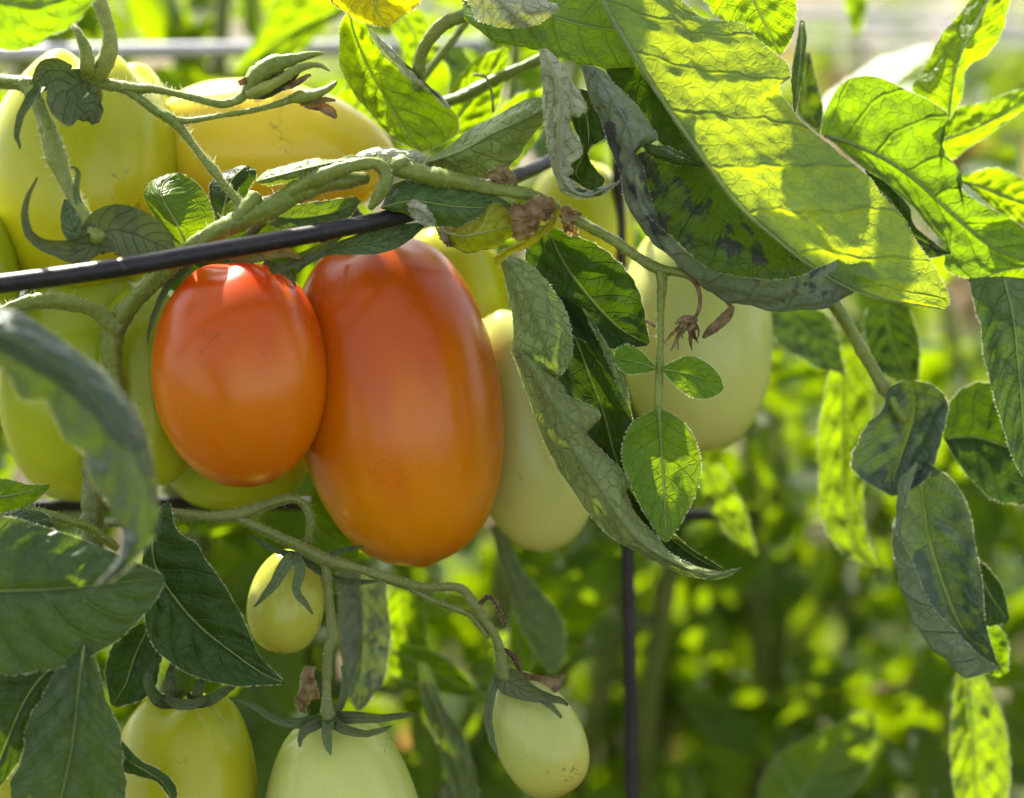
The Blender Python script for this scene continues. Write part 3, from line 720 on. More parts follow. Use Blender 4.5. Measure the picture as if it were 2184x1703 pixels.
# flowering truss, upper left
S([(-60, 172, -60, 14), (0, 174, -70, 14), (50, 178, -80, 15), (133, 181, -90, 12), (217, 180, -95, 11.5), (283, 189, -100, 12), (333, 191, -100, 8.5), (417, 210, -100, 8.5), (467, 222, -100, 8.5), (500, 217, -100, 9), (526, 200, -100, 11)], mat=M['stem'], hair=2.2)
S([(262, 187, -100, 10), (300, 213, -100, 9.5), (333, 237, -100, 9), (367, 256, -100, 11), (400, 293, -100, 8.5), (433, 337, -105, 8.5), (453, 360, -108, 11), (477, 393, -112, 8), (503, 424, -116, 9.5), (517, 448, -118, 13)], hair=2.2)
S([(362, 254, -100, 8), (400, 258, -100, 6), (467, 248, -100, 5.5), (533, 237, -100, 6), (580, 226, -100, 6), (622, 212, -100, 9)], hair=1.5, hl=9)
S([(48, 175, -80, 16), (70, 203, -95, 16), (90, 245, -110, 16), (108, 295, -125, 17), (119, 335, -130, 21), (128, 358, -132, 17), (150, 408, -140, 14), (178, 455, -150, 15), (200, 490, -158, 18), (212, 512, -160, 22)], mat=M['stem'], hair=2.2)
# spent flower buds
def bud(pts, mat):
    return sepal(PL, pts, mat, name="bud_sepal", cup=0.7)
def bud_body(pts, mat, **k): return stem(PL, pts, mat=M[mat], name="bud", **k)
bud_body([(522, 204, -100, 11), (534, 184, -103, 17), (552, 158, -106, 22), (585, 138, -108, 20), (630, 126, -106, 12), (665, 117, -102, 7), (690, 114, -100, 2.5)], 'stem', hair=1.2, hl=8)
bud_body([(528, 203, -112, 11), (560, 190, -118, 13), (600, 170, -120, 11), (632, 149, -118, 9), (665, 139, -114, 7), (688, 142, -110, 5), (703, 152, -108, 2)], 'bud', hair=1.0, hl=7)
bud([(522, 200, -95, 10), (560, 192, -98, 20), (610, 168, -98, 17), (640, 150, -98, 4)], M['sepal'])
bud([(508, 180, -118, 6), (522, 173, -122, 7), (534, 168, -120, 3)], M['dead'])
bud([(600, 192, -118, 4), (628, 180, -122, 7), (646, 168, -122, 6), (664, 160, -118, 3)], M['dead'])
bud_body([(618, 213, -100, 8), (640, 207, -104, 13), (668, 203, -106, 13), (695, 192, -105, 8), (710, 182, -103, 6), (718, 175, -102, 3)], 'bud', hair=1.2, hl=7)
bud([(640, 222, -106, 6), (672, 216, -110, 7), (700, 213, -108, 5), (716, 215, -106, 2)], M['sepaly'])
bud([(650, 226, -104, 5), (682, 228, -104, 10), (704, 238, -104, 11), (717, 252, -102, 4)], M['dead'])
# lower truss
TR = dict(mat=M['stemd'], hair=0.7, hl=11)
S([(230, 1115, 40, 13), (343, 1099, -40, 13), (451, 1102, -70, 12), (516, 1096, -80, 13), (572, 1076, -80, 11), (620, 1064, -80, 10), (650, 1078, -78, 9.5), (662, 1107, -75, 9.5), (657, 1150, -60, 9), (635, 1186, -30, 10)], **TR)
S([(500, 1100, -80, 11), (572, 1135, -84, 11), (632, 1163, -86, 11), (692, 1193, -86, 14), (773, 1216, -86, 10), (853, 1242, -86, 11), (909, 1254, -86, 10), (961, 1252, -86, 9), (988, 1259, -86, 10), (1005, 1280, -84, 11), (1028, 1315, -80, 9.5), (1055, 1355, -75, 10), (1066, 1390, -70, 11), (1072, 1425, -65, 16), (1080, 1445, -55, 24)], **TR)
S([(855, 1244, -84, 7), (928, 1283, -84, 6.5), (995, 1308, -82, 6), (1012, 1324, -80, 6), (1042, 1360, -76, 5)], **TR)
S([(1022, 1292, -84, 4), (1035, 1276, -88, 5), (1050, 1276, -88, 5), (1061, 1295, -88, 3.5), (1072, 1318, -88, 3), (1075, 1338, -88, 2)], mat=M['sepaly'], hair=1.2, hl=8)
S([(1075, 1385, -60, 4), (1095, 1400, -60, 6), (1104, 1420, -60, 5), (1112, 1440, -60, 2)], mat=M['sepaly'], hair=0.6, hl=8)
# other stalks
S([(205, 930, 120, 24), (198, 1020, 90, 22), (197, 1115, 80, 22), (200, 1230, 80, 21)], mat=M['stemd'], hair=0.8)
S([(60, 1085, -60, 9), (100, 1097, -65, 10), (150, 1112, -60, 9), (190, 1125, -40, 9), (250, 1170, 0, 9)], mat=M['stem'], hair=0.8)
S([(893, 190, 60, 14), (893, 150, 40, 14), (900, 112, 20, 14), (922, 76, 0, 14), (952, 48, -10, 15), (1000, 30, -20, 14), (1040, 5, -20, 12)], mat=M['stem'], hair=1.0)
S([(930, 225, 220, 12), (990, 205, 220, 13), (1060, 168, 220, 12), (1150, 128, 240, 12), (1260, 80, 240, 12)], hair=0.3)
S([(1740, 600, 150, 14), (1790, 665, 150, 14), (1840, 750, 150, 14), (1895, 845, 150, 13), (1930, 900, 150, 11)], hair=0.3)
S([(1020, 0, 300, 9), (985, 60, 300, 9), (900, 170, 300, 9), (870, 210, 300, 9)], hair=0)
S([(1100, 60, 400, 8), (1098, 140, 400, 8), (1090, 230, 400, 8)], hair=0)
S([(1010, 160, 180, 3), (1035, 165, 175, 3), (1048, 195, 175, 3), (1052, 240, 175, 3)], mat=M['stemb'], hair=0)
# ------------------------------------------------------------------ leaves of the near plant
def L(rails, mat, **k): return leaf(PL, rails, M[mat], **k)

# the big backlit leaf, upper right: its free half and its cupped half
L([[(1270, -60, 0), (1290, 10, -10), (1330, 85, -20), (1400, 200, -25), (1480, 315, -30), (1566, 430, -30), (1643, 500, -25), (1740, 575, -10), (1850, 630, 0), (2016, 660, 10)],
   [(1310, -70, 10), (1400, 30, -10), (1500, 160, -20), (1600, 290, -30), (1700, 410, -35), (1790, 510, -30), (1880, 590, -20), (1960, 640, 0), (2018, 660, 10)],
   [(1380, -80, 40), (1483, 30, 20), (1578, 54, 10), (1640, 105, 0), (1692, 157, -20), (1668, 200, -10), (1749, 288, 0), (1807, 333, 0), (1857, 390, 5), (1920, 470, 10), (1996, 575, 15), (2026, 635, 12), (2018, 660, 10)]],
  'bigleaf', z=-150, under=True, nu=70, nv=34, quilt=5.5, n=9, wave=12, serr=0.10, sn=9, mid=0, pucker=1.1, rib=6, label="large backlit yellow-green leaf half")
L([[(1470, 300, -10), (1566, 430, -20), (1643, 500, -20), (1740, 570, -15), (1850, 560, -20)],
   [(1420, 320, 60), (1480, 440, 70), (1570, 530, 60), (1700, 570, 30), (1848, 560, -18)],
   [(1360, 330, 40), (1395, 460, 60), (1470, 570, 60), (1580, 640, 50), (1700, 655, 30), (1800, 630, 0), (1850, 562, -18)],
   [(1330, 400, 20), (1362, 477, 10), (1438, 562, 0), (1497, 612, 0), (1578, 643, 0), (1668, 656, -5), (1758, 648, -10), (1822, 618, -20), (1852, 560, -25)],
   [(1340, 400, -30), (1385, 462, -45), (1443, 522, -60), (1519, 578, -75), (1600, 597, -80), (1690, 590, -75), (1767, 562, -60), (1845, 530, -40)]],
  'purple', z=-110, nu=60, nv=40, quilt=3.0, n=6, wave=5, serr=0.03, mid=0, rib=4, label="cupped half of the big leaf with purple blotches and a rolled rim")
L([[(1378, 306, 0), (1420, 312, -10), (1460, 330, -15), (1502, 350, -10)], [(1372, 316, -30), (1415, 330, -40), (1455, 345, -40), (1500, 354, -20)],
   [(1385, 330, -10), (1420, 345, -10), (1455, 354, -10), (1500, 356, -15)]], 'pale', z=-110, nu=20, nv=10, quilt=0.5, wave=2, rib=0, name="leaf_rim")
# blue-grey hanging strip and the dark face beside it
L([[(1236, 140), (1263, 211), (1290, 279), (1321, 373), (1335, 432), (1375, 500)],
   [(1262, 140, -40), (1305, 215, -50), (1345, 290, -50), (1352, 370, -50), (1365, 440, -45), (1400, 520, -30)],
   [(1285, 150, 10), (1339, 207, 10), (1380, 252, 0), (1404, 297, -10), (1356, 322, 0), (1372, 362, 0), (1388, 432, 0), (1420, 540, 0)]],
  'purple', z=-110, under=True, nu=48, nv=20, quilt=2.5, n=8, serr=0.02, rib=0, label="drooping blue-grey leaf strip with purple blotches")
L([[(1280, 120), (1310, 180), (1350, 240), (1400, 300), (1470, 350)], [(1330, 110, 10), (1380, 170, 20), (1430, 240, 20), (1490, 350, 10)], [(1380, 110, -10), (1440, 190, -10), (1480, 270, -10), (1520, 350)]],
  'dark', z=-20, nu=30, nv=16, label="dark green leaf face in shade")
# leaf across the top
L([[(960, -80, 60), (1080, -90, 60), (1200, -90, 60), (1300, -70, 40), (1380, -20, 20)], [(985, 0, -10), (1080, 20, -20), (1180, 40, -20), (1280, 60, -10), (1370, 60, 10)],
   [(990, 40, -40), (1060, 84, -50), (1112, 98, -50), (1155, 104, -50), (1205, 126, -45), (1250, 142, -30), (1310, 142, -10), (1370, 140, 0)],
   [(1000, 40, 0), (1060, 70, 20), (1150, 96, 30), (1250, 130, 30), (1370, 130, 20)]],
  'green', z=-60, under=True, nu=50, nv=26, quilt=3, n=6, wave=6, mid=1, label="pale leaf underside across the top")
L([[(978, -30), (1000, 10), (1025, 45), (1075, 62)], [(1040, -40, -30), (1070, 5, -40), (1100, 35, -30), (1085, 62, -5)], [(1130, -50), (1165, 0), (1190, 20), (1140, 55), (1090, 64)]],
  'silver', z=-110, under=True, nu=26, nv=16, quilt=2.5, n=5, label="folded pale leaf tip at the top")
# silvery crinkled leaf
L([[(1150, 104), (1150, 130), (1153, 180), (1159, 216), (1168, 270), (1171, 309), (1183, 375), (1204, 411), (1240, 424), (1285, 420), (1324, 386)],
   [(1156, 104, -30), (1180, 150, -55), (1195, 200, -60), (1200, 245, -60), (1200, 300, -60), (1195, 350, -50), (1215, 395, -40), (1255, 416, -30), (1324, 386, -5)],
   [(1165, 104, -10), (1204, 138, -10), (1225, 180, -10), (1251, 236, -20), (1218, 257, -20), (1242, 320, -30), (1221, 347, -25), (1206, 374, -20), (1232, 398, -10), (1270, 410, -5), (1324, 386)]],
  'silver', z=-120, under=True, nu=80, nv=34, quilt=11.0, n=9, wave=6, serr=0.0, rib=3, label="silvery crinkled curled leaf hanging from the top")
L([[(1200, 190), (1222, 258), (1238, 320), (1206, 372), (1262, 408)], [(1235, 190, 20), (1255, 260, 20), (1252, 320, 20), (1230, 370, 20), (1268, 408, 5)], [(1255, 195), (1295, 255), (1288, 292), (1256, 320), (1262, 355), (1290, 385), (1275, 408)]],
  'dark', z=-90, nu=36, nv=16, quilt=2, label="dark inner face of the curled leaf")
# bright leaf upper middle
L([[(742, 26), (722, 60), (718, 100), (724, 140), (736, 165), (766, 212), (805, 257), (847, 300), (900, 326)], [(745, 28, 20), (760, 80, 40), (790, 150, 40), (830, 220, 30), (870, 285, 10), (900, 326)],
   [(750, 28), (784, 60, -10), (805, 90, -10), (850, 129, -15), (910, 180, -15), (955, 222, -10), (980, 262, -5), (965, 294), (900, 326)]],
  'bright', z=60, under=True, nu=50, nv=28, quilt=4, n=6, wave=7, label="bright translucent leaf beside the buds")
L([[(784, 58), (790, 80), (815, 115), (855, 150), (905, 190), (950, 230)], [(795, 62, -20), (815, 90, -24), (850, 122, -24), (890, 158, -20), (960, 232, -8)], [(800, 70, 0), (830, 100, 0), (860, 132, 0), (912, 178), (962, 230)]],
  'silver', z=40, under=True, nu=24, nv=10, quilt=1, rib=0, name="leaf_rim")
L([[(890, 352), (925, 333), (970, 294), (1015, 270), (1075, 237), (1135, 210), (1178, 214)], [(890, 354, -30), (985, 322, -60), (1045, 289, -65), (1129, 250, -55), (1178, 222, -10)], [(890, 356), (960, 368), (1040, 378), (1100, 346), (1130, 300), (1165, 258), (1178, 230)]],
  'pale', z=-40, under=True, nu=40, nv=22, quilt=1.8, wave=5, label="folded grey-green leaf above the second vine")
L([[(690, -40), (705, 0), (720, 16), (755, 38), (790, 52), (824, 58)], [(800, -50, -15), (800, -10, -20), (805, 25, -20), (826, 57, -3)], [(930, -50), (900, 0), (884, 18), (855, 38), (828, 58)]],
  'yellow', z=-120, nu=30, nv=20, quilt=3, n=5, label="yellowing leaf with a brown edge at the top")
# rolled leaf right of the ripe fruit
L([[(1062, 538), (1073, 580), (1088, 648), (1095, 712), (1092, 755), (1120, 785), (1188, 804)], [(1063, 538, -20), (1110, 600, -50), (1145, 680, -60), (1165, 745, -50), (1190, 804, -20)], [(1066, 538), (1117, 555), (1162, 599), (1201, 653), (1219, 705), (1222, 765), (1192, 804, -10)]],
  'pale', z=-90, under=True, nu=40, nv=24, quilt=3.2, n=6, wave=3, serr=0.01, rib=0, label="pale rolled upper lobe with a net of veins")
L([[(1092, 745), (1117, 825), (1137, 879), (1157, 933), (1186, 997), (1220, 1046), (1255, 1096), (1304, 1145), (1373, 1184), (1437, 1218), (1491, 1233), (1540, 1233), (1582, 1211)],
   [(1110, 745, -30), (1160, 830, -55), (1195, 890, -60), (1215, 945, -55), (1250, 1000, -55), (1285, 1050, -55), (1320, 1105, -55), (1370, 1160, -50), (1440, 1202, -35), (1520, 1228, -15), (1582, 1211, -5)],
   [(1142, 755), (1203, 826), (1205, 842), (1237, 856), (1280, 884), (1253, 922), (1258, 936), (1296, 974), (1338, 1024), (1334, 1052), (1360, 1098), (1404, 1142), (1430, 1176), (1488, 1210), (1540, 1219), (1582, 1211)]],
  'pale', z=-90, under=True, nu=80, nv=24, quilt=3.0, n=12, wave=3, serr=0.0, rib=0, label="long rolled pale leaf running down past the orange tomato")
L([[(1150, 480), (1120, 540), (1150, 640), (1230, 720), (1310, 745), (1380, 738)], [(1165, 482, 30), (1200, 560, 50), (1260, 640, 50), (1320, 700, 40), (1382, 736, 10)], [(1181, 486), (1240, 506), (1309, 550), (1345, 590), (1368, 645), (1386, 732)]],
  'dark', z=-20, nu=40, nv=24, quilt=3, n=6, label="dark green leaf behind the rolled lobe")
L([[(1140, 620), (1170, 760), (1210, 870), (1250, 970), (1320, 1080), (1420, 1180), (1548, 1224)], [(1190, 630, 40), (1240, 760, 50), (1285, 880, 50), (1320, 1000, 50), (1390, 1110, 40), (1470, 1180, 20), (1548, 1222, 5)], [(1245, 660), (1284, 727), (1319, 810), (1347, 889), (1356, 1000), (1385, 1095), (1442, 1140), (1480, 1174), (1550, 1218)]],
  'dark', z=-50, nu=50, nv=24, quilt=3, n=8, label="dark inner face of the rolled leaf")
L([[(1240, 655), (1276, 727), (1308, 800), (1345, 882)], [(1248, 660, -10), (1290, 735, -12), (1322, 805, -10), (1348, 885, -4)], [(1252, 665), (1296, 738), (1330, 805), (1349, 888)]], 'pale', z=-55, under=True, nu=20, nv=8, quilt=0.5, wave=1, rib=0, name="leaf_rim")
# the young leaf
L([[(1399, 872), (1353, 899), (1331, 938), (1328, 983), (1343, 1027), (1373, 1091), (1402, 1140), (1418, 1158)], [(1405, 868, -15), (1412, 978, 15), (1418, 1076, 12), (1420, 1158, 0)], [(1413, 872), (1461, 904), (1486, 948), (1495, 992), (1486, 1046), (1461, 1101), (1437, 1140), (1422, 1158)]],
  'young', z=-130, nu=44, nv=26, quilt=2.2, n=5, wave=3, serr=0.0, pucker=0.5, rib=4.5, label="young pointed leaf hanging in front of the pale tomato")
L([[(1400, 784), (1385, 768), (1362, 746), (1337, 735), (1315, 746), (1311, 762)], [(1400, 787, -5), (1360, 775, 5), (1311, 764, 0)], [(1400, 789), (1370, 796), (1340, 798), (1318, 784), (1311, 766)]], 'young', z=-115, nu=22, nv=16, quilt=1.2, n=3, wave=1.5, serr=0, rib=2, pucker=0.4, name="leaflet")
L([[(1412, 784), (1437, 771), (1471, 760), (1510, 776), (1535, 803), (1543, 826)], [(1412, 788, -5), (1475, 800, 8), (1543, 828, 0)], [(1412, 790), (1437, 820), (1471, 845), (1505, 851), (1533, 840), (1543, 830)]], 'young', z=-115, nu=26, nv=18, quilt=1.6, n=4, wave=2, serr=0, rib=2, pucker=0.4, name="leaflet")
# dying leaf above the orange tomato
L([[(812, 442), (840, 396), (900, 390), (960, 394), (1050, 414), (1095, 440)], [(812, 444, -15), (880, 430, -25), (960, 440, -25), (1040, 445, -15), (1095, 446)], [(814, 446), (877, 462), (912, 482), (985, 492), (1060, 474), (1095, 452)]], 'blue', z=-95, nu=36, nv=20, quilt=3, wave=6, label="grey-green leaf under the second vine")
L([[(866, 434), (890, 430), (915, 448), (930, 475)], [(872, 442, -12), (896, 448, -14), (930, 478)], [(868, 446), (884, 466), (905, 478), (930, 481)]], 'silver', z=-125, under=True, nu=16, nv=12, quilt=3, n=4, rib=0, name="leaflet")
L([[(940, 488), (975, 480), (1015, 471), (1039, 441), (1064, 436), (1092, 458), (1102, 482)], [(942, 494, -15), (990, 505, -35), (1040, 495, -45), (1080, 485, -30), (1102, 486)], [(944, 498), (964, 527), (1028, 538), (1065, 528), (1092, 506), (1102, 490)]], 'dying', z=-125, under=True, nu=36, nv=22, quilt=2, wave=6, label="yellow-green curled dying leaf")
L([[(1085, 446), (1121, 430), (1138, 418), (1173, 425), (1178, 440)], [(1090, 470, -20), (1125, 465, -35), (1150, 455, -30), (1178, 448)], [(1095, 500), (1111, 511), (1148, 484), (1172, 462), (1178, 452)]], 'dead', z=-130, nu=26, nv=22, quilt=0, wave=8, crumple=7, rib=0, name="withered_leaf", label="crisp brown withered leaf tip")
L([[(928, 480), (950, 488), (972, 500)], [(932, 494, -8), (955, 508, -10), (974, 512)], [(938, 500), (958, 528), (976, 524)]], 'dead', z=-135, nu=16, nv=12, quilt=0, wave=4, crumple=4, rib=0, name="withered_leaf")
L([[(1190, 444), (1165, 478), (1124, 508), (1078, 530), (1052, 552)], [(1193, 447, -8), (1171, 484, -10), (1130, 515, -10), (1080, 538, -8), (1055, 562)], [(1197, 448), (1178, 488), (1136, 522), (1086, 546), (1060, 568)]], 'yellow', z=-130, nu=24, nv=8, quilt=0.3, wave=2, rib=0, name="leaf_stalk")
L([[(1192, 448), (1210, 440), (1240, 455)], [(1196, 456, -5), (1212, 456, -6), (1240, 458)], [(1200, 476), (1215, 474), (1238, 462)]], 'dead', z=-120, nu=14, nv=12, quilt=0, wave=4, crumple=4, rib=0, name="withered_leaf")
L([[(1195, 470), (1225, 480), (1235, 500)], [(1200, 484), (1215, 492, -5), (1232, 503)], [(1200, 490), (1210, 500), (1225, 505)]], 'dead', z=-70, nu=12, nv=10, quilt=0, wave=4, crumple=4, rib=0, name="withered_leaf")
L([[(1036, 376), (1050, 360), (1075, 352), (1095, 370), (1105, 398)], [(1045, 382, -12), (1070, 378, -16), (1104, 400)], [(1050, 394), (1075, 400), (1102, 402)]], 'dead', z=-80, nu=18, nv=14, quilt=0, wave=4, crumple=3, rib=0, name="withered_leaf", label="brown withered leaf scrap on the second vine")
# spent flower hanging by the young leaf
frr = random.Random(5)
for q in range(16):
    a0 = frr.uniform(-1.1, 1.1); ln = frr.uniform(28, 72)
    x0, y0 = 1468 + frr.uniform(-8, 8), 684 + frr.uniform(-4, 4)
    dx, dy = math.sin(a0) * 0.75 - 0.22, math.cos(a0 * 0.7)
    pts = [(x0, y0, -97, 3), (x0 + dx * ln * .3 + frr.uniform(-5, 5), y0 + dy * ln * .3, -100 + frr.uniform(-8, 8), frr.uniform(3, 5)),
           (x0 + dx * ln * .65 + frr.uniform(-7, 7), y0 + dy * ln * .65, -100 + frr.uniform(-10, 10), frr.uniform(2, 4)), (x0 + dx * ln + frr.uniform(-6, 6), y0 + dy * ln, -98, 1.2)]
    sepal(PL, pts, M['dead'], name="withered_petal", cup=0.8)
S([(1440, 690, -98, 3), (1455, 682, -100, 8), (1472, 681, -100, 9), (1486, 684, -98, 5)], mat=M['dead'], hair=2, hl=6, name="withered_flower")
S([(1532, 624, -60, 3), (1545, 640, -60, 3), (1560, 655, -60, 4)], mat=M['dead'], hair=0)
S([(1562, 654, -60, 5), (1552, 672, -60, 10), (1532, 692, -60, 11), (1512, 708, -60, 9), (1500, 720, -60, 4)], mat=M['dead'], hair=4, hl=6, name="withered_pod")
S([(1372, 682, -60, 2), (1386, 690, -60, 3), (1398, 698, -60, 3)], mat=M['dead'], hair=0)
# brown scrap by the lower stalk
L([[(655, 1420), (640, 1440), (642, 1470), (628, 1490), (640, 1520)], [(665, 1422, -6), (658, 1450, -8), (655, 1480, -8), (645, 1520)], [(675, 1422), (668, 1440), (680, 1490), (655, 1500), (650, 1522)]], 'dead', z=0, nu=22, nv=12, quilt=0, wave=5, crumple=2.5, rib=0, name="withered_leaf", label="thin brown withered scrap beside the lower stalk")
# leaves along the vine
L([[(392, 522), (365, 510), (333, 467), (307, 418), (328, 383), (377, 369)], [(398, 520, -40), (372, 470, -60), (345, 420, -50), (350, 390, -20), (380, 369, 0)], [(405, 520), (425, 505), (455, 478), (446, 430), (420, 390), (384, 369)]], 'young', z=-20, nu=36, nv=22, quilt=1.2, n=13, wave=2, serr=0, rib=3, pucker=0.1, label="spoon-shaped curled leaf above the wire")
L([[(466, 480), (450, 430), (449, 392), (475, 365), (520, 354)], [(472, 480, -20), (482, 430, -35), (495, 385, -30), (526, 354, -5)], [(480, 480), (512, 440), (534, 400), (546, 368), (532, 355)]], 'dark', z=20, nu=26, nv=16, quilt=1.0, pucker=0.2, label="small leaf behind the flower stalk")
L([[(546, 384), (568, 366), (614, 354), (670, 341), (736, 334), (775, 334)], [(548, 388, -20), (600, 374, -30), (660, 358, -30), (720, 345, -20), (776, 338)], [(552, 392), (570, 397), (624, 393), (660, 374), (717, 351), (776, 342)]], 'pale', z=-110, nu=32, nv=14, quilt=1.5, wave=4, pucker=0.6, under=True, label="glossy curled leaf lying along the main vine")
L([[(752, 337), (780, 322), (806, 315), (857, 316), (912, 332)], [(756, 340, -20), (806, 330, -30), (857, 335, -30), (912, 338)], [(765, 344), (815, 356), (862, 376), (912, 345)]], 'silver', z=-80, under=True, nu=28, nv=16, quilt=1.5, wave=3, rib=0, label="short pale leaf stub at the hook")
L([[(560, 430), (600, 440), (680, 430), (760, 420)], [(570, 460, 10), (640, 465, 10), (720, 450, 10), (765, 425)], [(580, 500), (650, 495), (730, 475), (770, 430)]], 'blue', z=-60, nu=24, nv=14, label="leaf seen between the vine and the wire")
L([[(400, 545), (440, 500), (520, 480), (600, 470), (660, 470)], [(410, 560, 20), (480, 525, 20), (580, 500, 20), (665, 475)], [(430, 575), (520, 550), (600, 530), (670, 482)]], 'dark', z=10, nu=24, nv=14)
# blurred arching leaf at left, nearest the lens
L([[(-120, 640), (0, 655), (50, 671), (133, 728), (217, 788), (267, 851), (307, 918), (333, 1001), (341, 1068), (337, 1120), (310, 1165), (260, 1222), (190, 1262)],
   [(-120, 690, -60), (0, 712, -70), (60, 735, -75), (140, 785, -80), (205, 850, -80), (250, 915, -80), (285, 985, -75), (305, 1060, -70), (305, 1120, -50), (270, 1185, -30), (190, 1264, 0)],
   [(-120, 760, 0), (0, 785, 10), (50, 850, 10), (97, 853, 15), (112, 895, 15), (142, 948, 15), (182, 970, 20), (190, 1014, 20), (220, 1060, 20), (245, 1105, 20), (262, 1150, 15), (250, 1200, 10), (190, 1266, 0)]],
  'teal', z=-620, nu=60, nv=26, quilt=4, n=9, wave=5, serr=0.06, sn=10, label="blurred arching leaf nearest the camera at left")
L([[(-180, 1270), (-100, 1140), (0, 1103), (130, 1135), (240, 1178), (352, 1228)], [(-180, 1280, -20), (-40, 1265, -20), (110, 1258, -25), (240, 1245, -15), (352, 1232)], [(-180, 1290), (-100, 1420), (0, 1437), (70, 1433), (150, 1417), (233, 1379), (283, 1336), (333, 1278), (354, 1234)]],
  'blue', z=-280, nu=60, nv=34, quilt=8, n=8, wave=6, serr=0.02, pucker=0.6, label="broad dull green leaf lying across the left edge")
L([[(330, 1100), (360, 1072), (378, 1130), (419, 1160), (439, 1196), (468, 1232), (500, 1288), (524, 1340), (552, 1396), (588, 1436), (607, 1455)], [(320, 1110, 10), (330, 1210, 15), (375, 1285, 15), (430, 1345, 15), (500, 1398, 15), (560, 1438, 8), (607, 1457)], [(310, 1120), (306, 1200), (306, 1290), (316, 1352), (340, 1393), (395, 1433), (452, 1453), (508, 1465), (552, 1462), (607, 1459)]],
  'dark', z=-150, nu=54, nv=28, quilt=4.5, n=8, wave=5, serr=0.02, rib=4, label="dark pointed leaf beside the small egg-shaped tomato")
L([[(170, 1370), (120, 1430), (75, 1515), (45, 1618), (20, 1690), (60, 1800)], [(180, 1370, -30), (165, 1480, -40), (150, 1600, -40), (130, 1700, -30), (110, 1800)], [(190, 1372), (233, 1496), (253, 1553), (259, 1619), (267, 1703), (200, 1800)]],
  'blue', z=-260, nu=44, nv=26, quilt=5, n=5, wave=8, label="hanging dull green leaf in the bottom left corner")
L([[(120, 1390), (0, 1420), (-60, 1500), (-60, 1640), (-40, 1700)], [(140, 1395, -15), (70, 1470, -20), (20, 1570, -20), (-30, 1700)], [(160, 1400), (157, 1440), (85, 1513), (35, 1630), (-20, 1700)]], 'dark', z=-230, nu=34, nv=20, quilt=5, n=5, wave=6, label="dark leaf at the bottom left edge")
L([[(-40, 1030), (0, 1021), (60, 1034), (105, 1033)], [(-40, 1060, -8), (20, 1058, -10), (106, 1036)], [(-40, 1095), (0, 1095), (67, 1076), (107, 1040)]], 'bright', z=-80, nu=24, nv=14, label="small bright leaf scrap at the left edge")
L([[(-40, 1110), (0, 1100), (50, 1087), (88, 1091), (126, 1128)], [(-40, 1130, -15), (30, 1118, -20), (80, 1120, -14), (128, 1136)], [(-40, 1150), (40, 1150), (90, 1145), (128, 1142)]], 'silver', z=-130, nu=24, nv=16, quilt=3, label="small pale crinkled leaf at the left edge")
L([[(300, 1330), (250, 1360), (225, 1430), (235, 1500)], [(320, 1335, 10), (290, 1400, 15), (270, 1460, 10), (240, 1505)], [(345, 1340), (345, 1410), (320, 1480), (250, 1510)]], 'dark', z=60, nu=26, nv=16, label="shaded leaf above the yellow bottom tomato")
L([[(240, 1540), (262, 1580), (300, 1622), (335, 1640), (365, 1662), (378, 1690), (374, 1712)], [(240, 1590, -10), (275, 1622, -14), (310, 1645, -14), (345, 1668, -10), (372, 1712)], [(240, 1650), (260, 1650), (292, 1654), (333, 1670), (355, 1692), (370, 1712)]], 'dark', z=-190, nu=30, nv=14, quilt=1.5, wave=2, rib=2, label="curved leaf tip in front of the yellow bottom tomato")
L([[(720, 1210), (722, 1300), (730, 1400), (750, 1500)], [(760, 1215, 15), (775, 1320, 20), (770, 1420, 15), (760, 1515)], [(820, 1220), (832, 1340), (820, 1440), (785, 1500), (765, 1515)]], 'purple', z=300, under=True, nu=34, nv=22, quilt=4, n=5, label="dull leaf with a dark blotch behind the lower stalk")
L([[(690, 1000), (660, 1060), (680, 1130), (760, 1180)], [(720, 1000, 10), (700, 1080, 15), (770, 1180)], [(760, 1000), (760, 1080), (775, 1180)]], 'bright', z=300, nu=24, nv=14)
# right-hand leaves
L([[(1752, 287), (1759, 240), (1789, 187), (1833, 163), (1876, 167), (1949, 200), (2006, 230), (2024, 252), (2008, 290), (2017, 327), (2042, 363), (2037, 393), (2089, 433), (2149, 463), (2190, 495), (2240, 560)],
   [(1754, 288, 10), (1820, 310, 20), (1889, 343, 20), (1956, 390, 20), (2039, 467, 15), (2123, 533, 10), (2240, 565)],
   [(1756, 290), (1790, 312), (1849, 360), (1906, 410), (1949, 443), (1989, 493), (2022, 533), (2010, 566), (2039, 588), (2089, 594), (2156, 576), (2240, 570)]],
  'green', z=110, under=True, nu=64, nv=34, quilt=4.5, n=8, wave=7, serr=0.02, rib=5, label="large mid-green leaf at the right with a wavy edge")
L([[(2020, 255), (1948, 198), (1969, 150), (2006, 83), (2049, 23), (2105, -50)], [(2022, 256, -10), (2030, 180, -25), (2050, 110, -30), (2085, 45, -25), (2130, -50)], [(2026, 256), (2052, 205), (2068, 145), (2102, 117), (2135, 67), (2152, 15), (2165, -50)]], 'bright', z=170, under=True, nu=40, nv=24, quilt=3, wave=6, label="upright folded bright leaf at top right")
L([[(2005, 290), (2036, 233), (2089, 223), (2139, 203), (2240, 170)], [(2006, 300, -5), (2060, 285, -10), (2130, 250, -10), (2240, 185)], [(2010, 320), (2029, 343), (2089, 300), (2123, 277), (2184, 233), (2240, 195)]], 'bright', z=240, under=True, nu=34, nv=20, label="bright leaf pointing to the right edge")
